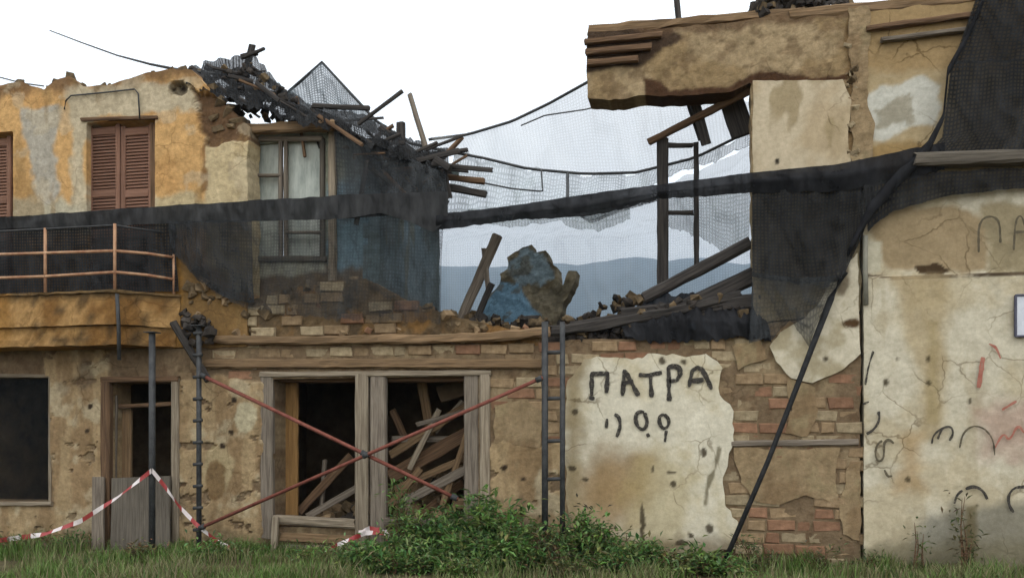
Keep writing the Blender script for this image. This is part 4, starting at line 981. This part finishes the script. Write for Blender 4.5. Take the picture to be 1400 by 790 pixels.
# room rubble in the shop openings (floor stands about half a metre of debris high)
hs_ = []
for i in range(420):
    x = rnd.uniform(wx(385, .6), wx(660, 1)); y = rnd.uniform(.6, 2.2); u = (x - wx(385, .6)) / (wx(660, 1) - wx(385, .6))
    hs_.append((Vector((x, y, rnd.random() * (.25 + .75 * u) * (1 + .2 * y))), rnd.uniform(.05, .15), rnd.choices((0, 1, 2), (.4, .4, .2))[0]))
heap('fallen_rubble', hs_, [STON, BTAN, SOOT], 9, label='heap of fallen masonry inside the shop front openings', cat='rubble')

# ================================================================== nets
N = 'black debris netting'
patch('net_band', [[(-70, 303, -.16), (0, 297, -.16), (230, 281, -.16), (450, 268, -.14), (612, 262, -.10)], [(-70, 319, -.13), (0, 313, -.13), (230, 306, -.14), (450, 300, -.13), (612, 291, -.10)]], NETS, 120, 5, .035, 8, 1, label='dark folded strip of netting stretched across the yellow wall', cat='net', group=N)
patch('balcony_net', [[(-70, 314, -.1), (100, 308, -.1), (240, 302, -.11)], [(-70, 350, -.09), (240, 345, -.09)], [(-70, 402, -.1), (120, 401, -.1), (244, 398, -.1)]], NETW2, 60, 6, .03, 5, 2, label='black net hung on the wall behind the balcony railing', cat='net', group=N)
patch('hanging_net', [[(228, 302, -.14), (340, 300, -.14), (470, 294, -.12), (606, 288, -.1)], [(232, 330, -.15), (300, 355, -.14), (350, 360, -.1), (480, 350, -.06), (604, 355, .0)], [(236, 342, -.14), (262, 374, -.14), (300, 404, -.13), (350, 424, -.12), (450, 436, -.12), (520, 440, -.12), (602, 440, -.10)]], NETM, 110, 10, .06, 6, 3, .05, label='half clear dark net hanging before the old window and blue wall', cat='net', group=N)
patch('hanging_net', [[(228, 302, -.17), (290, 302, -.17), (344, 300, -.16)], [(232, 336, -.17), (290, 372, -.17), (346, 385, -.15)], [(236, 344, -.16), (270, 382, -.16), (310, 408, -.15), (348, 414, -.14)]], NETD, 50, 8, .03, 5, 4, .02, label='dense dark net gathered down the slope beside the balcony', cat='net', group=N)
patch('net_flap', [[(462, 266, -.15), (540, 264, -.15), (613, 262, -.12)], [(462, 300, -.15), (520, 291, -.15), (560, 303, -.14), (592, 318, -.13), (612, 300, -.12)]], NETS, 50, 6, .02, 4, 5, label='black net flap hanging at the blue wall corner', cat='net', group=N)
patch('net_band', [[(596, 293, -.10), (660, 286, -.08), (720, 278, -.06), (800, 266, -.04), (900, 252, -.03), (1030, 236, -.14), (1150, 224, -.16), (1292, 194, -.18)], [(596, 302, -.16), (660, 298, -.14), (720, 289, -.13), (800, 281, -.12), (900, 263, -.10), (1030, 248, -.20), (1150, 240, -.22), (1292, 212, -.22)], [(596, 314, -.09), (660, 307, -.07), (720, 300, -.05), (800, 296, -.03), (850, 286, -.03), (900, 272, -.03), (1030, 264, -.14), (1150, 262, -.16), (1292, 232, -.17)]], NETB, 160, 5, .022, 12, 6, .014, label='black folded band of net spanning the open gap to the ledge', cat='net', group=N)
patch('net_loop', [[(775, 284, -.06), (800, 292, -.06), (850, 280, -.05), (900, 268, -.04)], [(780, 288, -.06), (808, 306, -.06), (848, 290, -.05), (902, 274, -.04)]], NETD, 30, 3, .02, 3, 7, label='sagging loop of net under the black gap band', cat='net', group=N)
patch('wall_net', [[(1028, 246, -.13), (1110, 236, -.14), (1200, 226, -.15)], [(1028, 310, -.12), (1110, 310, -.12), (1192, 290, -.13)], [(1028, 378, -.11), (1090, 388, -.11), (1150, 384, -.12), (1178, 325, -.13)]], NETW2, 60, 8, .05, 4, 8, label='black net covering the upper wall beside the open gap', cat='net', group=N)
patch('wall_net_tail', [[(1028, 372, -.14), (1090, 380, -.14), (1156, 376, -.15)], [(1026, 430, -.13), (1080, 425, -.13), (1138, 410, -.15)], [(1024, 468, -.13), (1058, 462, -.13), (1080, 436, -.13), (1106, 474, -.14), (1122, 430, -.16)]], NETW, 50, 8, .03, 4, 9, .03, label='torn lower edge of net hanging above the brick wall', cat='net', group=N)
patch('wall_net', [[(1346, -36, -.12), (1462, -44, -.12)], [(1302, 88, -.12), (1462, 82, -.12)]], NETW2, 40, 10, .04, 3, 10, label='black net over the top corner of the pale house', cat='net', group=N)
patch('wall_net', [[(1300, 84, -.15), (1462, 78, -.15)], [(1288, 188, -.14), (1462, 150, -.14)], [(1250, 226, -.14), (1462, 208, -.14)]], NETW2, 40, 10, .05, 3, 11, label='dark see-through net above the wooden ledge of pale house', cat='net', group=N)
patch('wall_net', [[(1180, 250, -.17), (1260, 236, -.17), (1462, 226, -.18)], [(1186, 318, -.12), (1215, 292, -.13), (1290, 268, -.13), (1462, 252, -.14)]], NETW2, 50, 6, .03, 4, 12, .02, label='dark net sheet standing in for shadow under the wooden ledge', cat='net', group=N)  # dark sheet stands in for the shadow below the ledge
roll_net('net_roll', [(1345, 0, -.16), (1320, 55, -.17), (1296, 98, -.18), (1290, 160, -.18), (1268, 205, -.18), (1225, 246, -.18), (1188, 290, -.16), (1160, 345, -.16)], [.04, .06, .06, .06, .09, .10, .10, .05], NETB, 70, 13, label='bunched black net edge curving down past the wooden ledge', cat='net', group=N)
tube('hanging_cable', [W(1154, 372, -.2), W(1136, 408, -.24), W(1112, 470, -.3), W(1082, 548, -.38), W(1050, 630, -.46), (W(985, 772, -.62).x, -.62, .02)], [.05, .04, .035, .032, .03, .03], mat_noise('black_cable', (.01, .01, .01), (.03, .03, .03), 8, .7, .2), None, 8, label='black cable stretched from the net down to the grass', cat='cable')
# net over the roof wreck
patch('roof_net', [[(250, 96, .9), (290, 86, .9), (322, 80, .9), (346, 72, .9), (366, 98, 1.0), (392, 124, 1.0), (420, 138, 1.0), (470, 150, .9), (515, 165, .8), (560, 190, .7), (612, 205, .6)], [(254, 104, .3), (300, 112, .2), (350, 128, .2), (420, 152, .15), (480, 170, .1), (540, 196, .1), (612, 226, .1)], [(258, 114, .0), (300, 132, -.05), (345, 150, -.05), (400, 164, .0), (460, 180, .0), (520, 206, .0), (612, 246, .0)]], NETW2, 110, 9, .16, 12, 14, .10, label='dark net draped over the wrecked roof heap', cat='net', group=N)
patch('corner_net', [[(456, 178, .05), (520, 200, .05), (612, 238, .02)], [(462, 268, -.06), (540, 266, -.06), (612, 264, -.06)]], NETW, 50, 8, .05, 5, 15, label='dark net hanging between roof wreck and the black flap', cat='net', group=N)
patch('tent_net', [[(392, 126, 1.0), (418, 104, 1.0), (440, 85, 1.0), (470, 118, 1.0), (512, 162, 1.0)], [(400, 145, .8), (440, 156, .8), (520, 186, .8)]], NETT, 40, 10, .05, 3, 16, label='grey net pitched into a pointed tent above the roof wreck', cat='net', group=N)
tube('tent_rope', [W(392, 128, 1.0), W(418, 105, 1.0), W(440, 85, 1.0), W(474, 122, 1.0), W(514, 165, .95), W(560, 196, .8), W(606, 206, .6)], .022, STEEL, None, 6, label='dark rope along the ridge of the pointed net', cat='rope')
patch('heap_net', [[(862, 425, .35), (900, 402, .3), (960, 400, .2), (1030, 405, .1)], [(850, 446, .0), (920, 436, -.05), (990, 440, -.06), (1050, 440, -.08)], [(856, 462, -.06), (900, 468, -.06), (960, 466, -.06), (1010, 462, -.07), (1056, 466, -.08)]], NETB, 60, 8, .12, 6, 31, .03, label='dark net draped over the charred heap beside the brick wall', cat='net', group=N)
# pale sheer nets in the gap
GS = 'pale sheer netting'
patch('sheer_net', [[(590, 190, .7), (640, 184, .9), (700, 166, 1.0), (750, 142, 1.0), (802, 113, .6), (850, 138, 1.0), (930, 132, 1.0), (1026, 140, 1.0)], [(606, 208, .7), (660, 216, .9), (722, 231, 1.0), (800, 238, 1.0), (870, 236, 1.0), (950, 216, 1.0), (1026, 180, 1.0)]], NETL, 90, 10, .05, 4, 17, label='pale sheer net filling the gap below the jutting wall', cat='net', group=GS)
patch('sheer_net', [[(622, 206, .75), (660, 216, .9), (722, 231, 1.0), (800, 238, 1.0), (870, 236, 1.0), (950, 216, 1.0), (1026, 180, 1.0)], [(606, 300, .75), (700, 290, .95), (800, 280, 1.0), (850, 270, 1.0), (900, 248, 1.0), (960, 226, 1.0), (1026, 200, 1.0)]], NETG, 110, 12, .14, 7, 18, .04, label='greenish net hanging from the sagging rope to the black gap band', cat='net', group=GS)
patch('sheer_net', [[(586, 293, 1.0), (700, 283, 1.0), (800, 276, 1.0), (900, 258, 1.0), (1027, 200, 1.0)], [(560, 338, 3.8), (700, 328, 3.9), (790, 328, 3.9), (870, 325, 3.8), (960, 315, 3.4), (1027, 300, 3.2)], [(560, 450, 4.1), (700, 455, 4.2), (790, 455, 4.2), (870, 450, 4.1), (960, 440, 3.8), (1027, 430, 3.6)]], NETL, 90, 8, .10, 5, 19, .05, label='pale sheer net below the black gap band extended to grey the sky', cat='net', group=GS)  # lower part is an added veil that greys the open sky and hill
patch('sheer_net', [[(912, 272, .95), (1026, 250, .95)], [(912, 308, .95), (950, 322, .95), (1000, 350, .95), (1024, 338, .95)]], NETG, 40, 6, .06, 4, 20, .05, label='grey net scrap behind the broken window frame', cat='net', group=GS)
patch('sheer_net', [[(640, 288, .5), (700, 282, .5), (770, 280, .5), (860, 268, .5)], [(640, 300, .5), (690, 312, .5), (760, 304, .5), (815, 318, .5), (862, 300, .5)]], NETG, 40, 5, .06, 4, 24, .05, label='torn grey net edge hanging under the black gap band', cat='net', group=GS)
for (pts, r_, lb) in (([(586, 191, .7), (640, 184, .88), (700, 166, .98), (750, 142, .98), (806, 111, .5)], .020, 'rope strung from roof wreck up to the jutting wall end'), ([(606, 206, .65), (660, 216, .86), (722, 231, .96), (800, 238, .96), (870, 236, .96), (950, 216, .96), (1028, 178, .96)], .020, 'sagging rope crossing the gap above the black gap band'),
                      ([(712, 172, .9), (745, 158, .9), (800, 150, .8), (840, 140, .5)], .010, 'thin cord in the pale net below jutting wall end'), ([(740, 232, .9), (742, 262, .8), (700, 258, .7), (640, 246, .5)], .012, 'cord looped from the sagging rope toward the brown batten'), ([(776, 238, .9), (776, 284, .1)], .022, 'short upright cord between sagging rope and black roll')):
    P3 = [W(*p) for p in resample(pts, 24)]; tube('rope', P3, r_, STEEL, None, 6, label=lb, cat='rope', group='ropes of the netting')
tube('bent_wire', [W(68, 42, .3), W(110, 58, .3), W(160, 76, .3), W(205, 88, .3), W(240, 95, .3), W(300, 102, .5)], [.008, .010, .012, .018, .022, .022], STEEL, None, 6, label='thin bent wire sticking up into the sky over yellow wall', cat='wire')
tube('slack_wire', [W(-60, 98, .3), W(0, 106, .3), W(30, 114, .3), W(60, 118, .3)], .010, STEEL, None, 6, label='slack wire meeting the yellow wall top beside the window', cat='wire')
patch('roof_edge_net', [[(-70, 100, .3), (-20, 110, .3), (18, 122, .3)], [(-70, 140, .1), (-10, 138, .1), (14, 130, .1)]], NETB, 20, 4, .03, 3, 22, label='scrap of black net on the yellow wall top by slack wire', cat='net', group=N)

# ================================================================== scaffold props and braces
def pole_thing(name, px, y, t_, lb, pins=True, r_=.035):
    x = wx(px, y); zt_ = W(px, t_, y).z; e = empty(name, (x, y, 0), lb, 'prop')
    tube('tube', [(x, y, .01), (x, y, zt_)], r_, STEEL, e)
    gbox('base_plate', (x - .08, y - .08, .0), (x + .08, y + .08, .012), STEEL, e, .2, 0)
    gbox('head_plate', (x - .08, y - .08, zt_), (x + .08, y + .08, zt_ + .012), STEEL, e, .2, 0)
    if pins:
        z = .35
        while z < zt_ - .1: tube('pin', [(x - .07, y - .02, z), (x + .06, y - .02, z + .01)], .026, STEEL, e, 6); z += .30
    return e
pole_thing('steel_prop', 208, -.78, 455, 'dark steel prop under the balcony with tape knotted round it', False, .044)
pole_thing('steel_prop', 272, -.45, 446, 'dark steel prop with pins where two red braces meet', True, .036)
YS = -.45
SCF = empty('scaffold_ladder', (wx(757, YS), YS, 0), 'tall narrow ladder-like steel scaffold frame before the brick wall', 'scaffold')
for px in (745, 769): tube('upright', [(wx(px, YS), YS, .0), (wx(px, YS), YS, W(px, 440, YS).z)], .042 if px == 745 else .034, STEEL, SCF)
for py in (482, 545, 603, 655): tube('rung', [W(745, py, YS), W(769, py - 1, YS)], .028, STEEL, SCF, 6)
def brace(pts, r_, lb):
    e = empty('scaffold_brace', W(*pts[0]), lb, 'brace', 'crossed red braces'); P3 = [W(*p) for p in pts]; d = (P3[-1] - P3[0]).normalized()
    tube('tube', P3, r_, RUST, e, 8)
    for p in (P3[0] + d * .05, P3[1], P3[-1] - d * .05): tube('clamp', [p - d * .04, p + d * .04], r_ * 1.55, STEEL, e, 8)
brace([(274, 512, YS - .06), (498, 620, YS - .06), (626, 682, YS - .06)], .026, 'red rusty brace running down to the right across shop front')
brace([(272, 722, YS - .12), (500, 622, YS - .12), (742, 516, YS - .12)], .024, 'red rusty brace rising from prop foot to the scaffold frame')
beam('dark_bracket', W(236, 440, -.3), W(285, 520, -.1), .10, .10, CHAR, None, label='dark broken bracket under the balcony end by the prop', cat='bracket')
heap('bracket_debris', scatter(40, (250, 290, [250, 290], [425, 440], [470, 470], (-.25, -.06)), (.03, .08), 12, (1,)), [SOOT], 12, label='dark debris clump at the balcony end above the prop', cat='rubble')

# ---- barrier tape
def tape(name, pts, lb):
    n = 90; P = np.array([list(W(*p)) for p in resample(pts, n)]); V = []; Fs = []; fm = []; acc = 0
    for i in range(n):
        tw = .6 * math.sin(i * .19) + .4 * float(vn(i * .12, 1.3, 5)); h = .033
        V += [tuple(P[i] + np.array([0, math.sin(tw) * h, math.cos(tw) * h])), tuple(P[i] - np.array([0, math.sin(tw) * h, math.cos(tw) * h]))]
    for i in range(n - 1):
        acc += np.linalg.norm(P[i + 1] - P[i]); Fs.append([2 * i, 2 * i + 1, 2 * i + 3, 2 * i + 2]); fm.append(int(acc / .17) % 2)
    mk(name, V, Fs, None, label=lb, cat='tape', group='red and white barrier tape', mats=[TAPEW, TAPER], fm=fm)
tape('barrier_tape', [(-70, 742, -.9), (0, 738, -.9), (60, 730, -.9), (110, 712, -.88), (160, 680, -.86), (207, 643, -.84)], 'red and white tape running from the prop past the shop window')
tape('barrier_tape', [(208, 643, -.84), (225, 664, -.7), (245, 692, -.6), (268, 716, -.52), (300, 742, -.55), (345, 762, -.6)], 'red and white tape dropping from the prop into the grass')
tape('barrier_tape', [(432, 764, -.55), (455, 748, -.5), (480, 736, -.35), (500, 728, -.25), (530, 727, -.2)], 'red and white tape lying up over the shop sill')
tape('barrier_tape', [(490, 728, -.22), (505, 722, -.2), (520, 724, -.2), (532, 732, -.22), (528, 738, -.24)], 'short tangle of tape below the double mullion')

# ================================================================== plants
def leaf_geo(V, Fs, Cc, p, d, up, L, wd, col):
    s = d.cross(up)
    s = s.normalized() if s.length > 1e-4 else Vector((1, 0, 0))
    nrm = s.cross(d).normalized(); o = len(V)
    V += [tuple(p), tuple(p + d * L * .5 + s * wd / 2 + nrm * L * .06), tuple(p + d * L - nrm * L * .12), tuple(p + d * L * .5 - s * wd / 2 + nrm * L * .06)]
    Fs += [[o, o + 1, o + 2], [o, o + 2, o + 3]]; Cc += [col] * 4
GREENS = [(.095, .17, .045), (.14, .22, .065), (.06, .115, .032), (.18, .26, .08), (.20, .24, .095)]
def bush(name, base, rx, ry, rz, nleaf, L, lb, seed, cols=GREENS, cat='bush', group=None, stems=14):
    r = random.Random(seed); e = empty(name, base, lb, cat, group); V = []; Fs = []; Cc = []; SV = []; SF = []
    base = Vector(base); tips = []
    for i in range(stems):
        a = r.uniform(0, 6.28); k = r.random() ** .5; hgt = rz * (1.15 - .5 * k * k) * r.uniform(.35, 1.2)
        tip = base + Vector((math.cos(a) * rx * k, math.sin(a) * ry * k, hgt)); mid = base + (tip - base) * .5 + Vector((r.uniform(-.05, .05), r.uniform(-.05, .05), hgt * .12))
        v, f = tube_geo([base + Vector((math.cos(a) * .06, math.sin(a) * .05, .0)), mid, tip], [.012, .008, .003], 5); o = len(SV); SV += [tuple(q) for q in v]; SF += [[q + o for q in ff] for ff in f]
        tips.append((base, mid, tip))
    for i in range(nleaf):
        a, b_, c = r.choice(tips); u = r.random() ** .7; p = a.lerp(b_, u * 2) if u < .5 else b_.lerp(c, u * 2 - 1)
        sp = .03 + .07 * u; p = p + Vector((r.gauss(0, sp), r.gauss(0, sp), r.gauss(0, sp * .6))); p.z = max(p.z, .02)
        d = Vector((r.gauss(0, 1), r.gauss(0, 1) - .25, r.gauss(.25, .7))).normalized()
        g = cols[int(vn(np.array([p.x * 5]), np.array([p.z * 5]), seed)[0] * len(cols)) % len(cols)] if r.random() < .6 else r.choice(cols); g = tuple(q * r.uniform(.75, 1.25) for q in g)
        leaf_geo(V, Fs, Cc, p, d, Vector((0, 0, 1)), L * r.uniform(.5, 1.7), L * r.uniform(.3, .6), g)
    mk('stems', SV, SF, WOODB, e); mk('foliage', V, Fs, LEAF, e, col=np.array(Cc), kind='stuff')
def gp(px, y): return (wx(px, y), y, 0)
bush('shrub', gp(660, -.75), .72, .45, .78, 3900, .095, 'biggest leafy green shrub growing under the right shop opening', 1, stems=26, group='shrubs along the wall foot')
bush('shrub', gp(585, -.95), .60, .40, .58, 2800, .09, 'low spreading shrub beside the biggest shrub before shop sill', 2, stems=20, group='shrubs along the wall foot')
bush('shrub', gp(545, -.35), .22, .18, .85, 900, .075, 'slim upright weed climbing beside the double mullion', 3, stems=9, group='shrubs along the wall foot')
bush('shrub', gp(712, -1.0), .50, .35, .46, 2000, .085, 'low shrub between biggest shrub and the scaffold frame', 4, stems=16, group='shrubs along the wall foot')
bush('shrub', gp(800, -.55), .35, .28, .58, 1500, .07, 'dark green weed at the foot of the ΠΑΤΡΑ plaster', 5, stems=14, cols=GREENS[:3] + [(.03, .035, .02)], group='shrubs along the wall foot')
bush('shrub', gp(752, -1.05), .25, .2, .42, 500, .06, 'dry reddish weed in front of the scaffold frame', 6, stems=10, cols=[(.12, .07, .035), (.10, .08, .04), (.06, .07, .03)], group='shrubs along the wall foot')
bush('shrub', gp(880, -.8), .40, .3, .26, 900, .06, 'low weeds below the plaster between scaffold and cable', 7, stems=14, cols=GREENS + [(.10, .08, .04)], group='shrubs along the wall foot')
bush('weed', gp(1035, -.35), .28, .2, .45, 330, .06, 'thin weed against the plaster edge by the cable foot', 8, stems=9, cols=[(.09, .11, .04), (.12, .11, .05)], cat='weed', group='thin weeds along the wall foot')
bush('weed', gp(1120, -.4), .30, .2, .38, 260, .06, 'thin weed at the foot of the red bricks', 9, stems=8, cols=[(.09, .11, .04), (.12, .11, .05)], cat='weed', group='thin weeds along the wall foot')
bush('weed', gp(1322, -.25), .10, .08, 1.15, 150, .07, 'tall thin weed before the pale graffiti wall', 10, stems=5, cols=[(.08, .09, .035), (.13, .10, .05)], cat='weed', group='thin weeds along the wall foot')
bush('weed', gp(1256, -.25), .06, .06, .62, 60, .06, 'short thin weed beside tall weed at the pale wall', 11, stems=4, cols=[(.07, .10, .03), (.10, .12, .04)], cat='weed', group='thin weeds along the wall foot')
bush('weed', gp(1195, -.3), .18, .1, .22, 140, .05, 'tiny weed at the joint between the two houses', 12, stems=6, cols=[(.06, .09, .03), (.09, .10, .04)], cat='weed', group='thin weeds along the wall foot')
bush('weed', gp(95, -.35), .35, .2, .22, 500, .06, 'low green weed under the shop window by the doorway', 13, stems=9, cat='weed', group='thin weeds along the wall foot')
bush('weed', gp(330, -.5), .5, .25, .16, 500, .05, 'low weed before the left shop opening around the stake', 14, stems=10, cat='weed', group='thin weeds along the wall foot')
for i, (px, y, rx, rz, nl, lb) in enumerate([(620, -1.25, .5, .50, 1500, 'leafy shrub crowding the front of the low spreading shrub'), (688, -1.35, .5, .52, 1500, 'leafy shrub between biggest shrub and the dry reddish weed'), (762, -.9, .35, .46, 900, 'leafy shrub round the feet of the scaffold frame'), (828, -.85, .40, .50, 1100, 'leafy shrub under the stained corner of ΠΑΤΡΑ plaster'), (905, -.95, .45, .30, 800, 'low leafy shrub under the middle of ΠΑΤΡΑ plaster'), (965, -.8, .4, .26, 600, 'low leafy shrub beside the cable foot under plaster'), (505, -1.3, .40, .28, 700, 'low leafy shrub before the double mullion'), (735, -.3, .25, .6, 420, 'upright leafy shrub behind the scaffold frame')]):
    bush('shrub', gp(px, y), rx, rx * .7, rz, nl, .09, lb, 70 + i, stems=15, group='shrubs along the wall foot')
DRY = [(.17, .12, .06), (.13, .11, .05), (.09, .11, .04)]
for i, (px, y, rx, rz, nl, cols, lb) in enumerate([(545, -1.5, .40, .30, 700, GREENS, 'low leafy weed in the grass left of the low spreading shrub'), (640, -1.6, .55, .30, 1100, GREENS, 'low leafy weed in the grass before the biggest shrub'), (770, -1.35, .40, .30, 500, DRY, 'dry brown weed in the grass before scaffold frame'), (840, -1.15, .45, .26, 600, GREENS, 'low green weed in the grass under the ΠΑΤΡΑ plaster'),
        (925, -.9, .40, .22, 420, DRY, 'dry brown weed in the grass under the plaster near cable'), (1000, -.75, .35, .22, 400, GREENS, 'low green weed around the foot of the cable'), (40, -.8, .5, .25, 500, DRY, 'dry brown weed in the grass under the shop window'), (190, -1.2, .45, .22, 450, DRY, 'dry brown weed in the grass before the doorway boards'),
        (290, -.9, .4, .24, 500, GREENS, 'low green weed by the prop where red braces meet'), (440, -1.0, .5, .2, 500, GREENS, 'low green weed in the grass before left shop opening'), (860, -.35, .25, .34, 300, DRY, 'dry stalky weed against the stained plaster foot')]):
    bush('weed', gp(px, y), rx, rx * .7, rz, nl, .07, lb, 40 + i, cols=cols, cat='weed', group='weeds in the grass', stems=11)
def grass():
    r = np.random.default_rng(3); n = 70000
    x = r.uniform(-11.6, 4.6, n); y = -.03 - r.uniform(0, 1, n) ** 1.1 * 3.4
    dens = fbm(x * 1.1, y * 1.6, 55, 4); keep = dens > r.uniform(.34, .60, n); x = x[keep]; y = y[keep]; n = len(x)
    gz = (fbm(x * 1.5, y * 1.5, 3, 4) - .5) * .10
    h = r.uniform(.07, .22, n) * (.25 + 2.2 * fbm(x * 1.8, y * 1.8, 58, 4) ** 1.6); a = r.uniform(0, 6.28, n); le = r.uniform(.2, .8, n); wd = r.uniform(.004, .010, n)
    sx, sy = np.cos(a) * wd, np.sin(a) * wd; lx, ly = -np.sin(a) * h * le, np.cos(a) * h * le
    b0 = np.stack([x - sx, y - sy, gz - .01], 1); b1 = np.stack([x + sx, y + sy, gz - .01], 1)
    m0 = np.stack([x - sx * .7 + lx * .35, y - sy * .7 + ly * .35, gz + h * .6], 1); m1 = np.stack([x + sx * .7 + lx * .35, y + sy * .7 + ly * .35, gz + h * .6], 1)
    tp = np.stack([x + lx, y + ly, gz + h], 1); V = np.stack([b0, b1, m1, m0, tp], 1).reshape(-1, 3)
    i = np.arange(n) * 5; Fs = np.stack([i, i + 1, i + 2, i + 3], 1).tolist() + np.stack([i + 3, i + 2, i + 4], 1).tolist()
    g = np.array([(.085, .155, .03), (.12, .19, .045), (.16, .175, .065), (.22, .19, .10), (.06, .11, .025)]); k = np.clip((fbm(x * 1.2, y * 2, 60, 3) * 5.5 - .6 + r.normal(0, .8, n)).astype(int), 0, 4)
    c = np.repeat(g[k] * r.uniform(.7, 1.25, n)[:, None], 5, 0)
    mk('grass', V, Fs, LEAF, kind='stuff', col=c, label='short rough grass along the foot of the walls', cat='grass', origin=(0, 0, 0))
grass()

# ================================================================== air
def haze():
    lo, hi = (-5900, -560, -8), (5900, 6800, 760); lo = np.array(lo, float); hi = np.array(hi, float)
    V = [(x, y, z) for x in (lo[0], hi[0]) for y in (lo[1], hi[1]) for z in (lo[2], hi[2])]
    m = bpy.data.materials.new('haze_air'); m.use_nodes = True; t = m.node_tree; t.nodes.clear()
    v = t.nodes.new('ShaderNodeVolumePrincipled'); v.inputs['Color'].default_value = (.62, .80, 1.0, 1); v.inputs['Density'].default_value = .00034; v.inputs['Anisotropy'].default_value = .2
    o = t.nodes.new('ShaderNodeOutputMaterial'); t.links.new(v.outputs[0], o.inputs['Volume'])
    mk('haze', V, [[0, 1, 3, 2], [4, 6, 7, 5], [0, 4, 5, 1], [2, 3, 7, 6], [0, 2, 6, 4], [1, 5, 7, 3]], m, kind='stuff', label='pale blue haze in front of the far mountain', cat='haze')
haze()
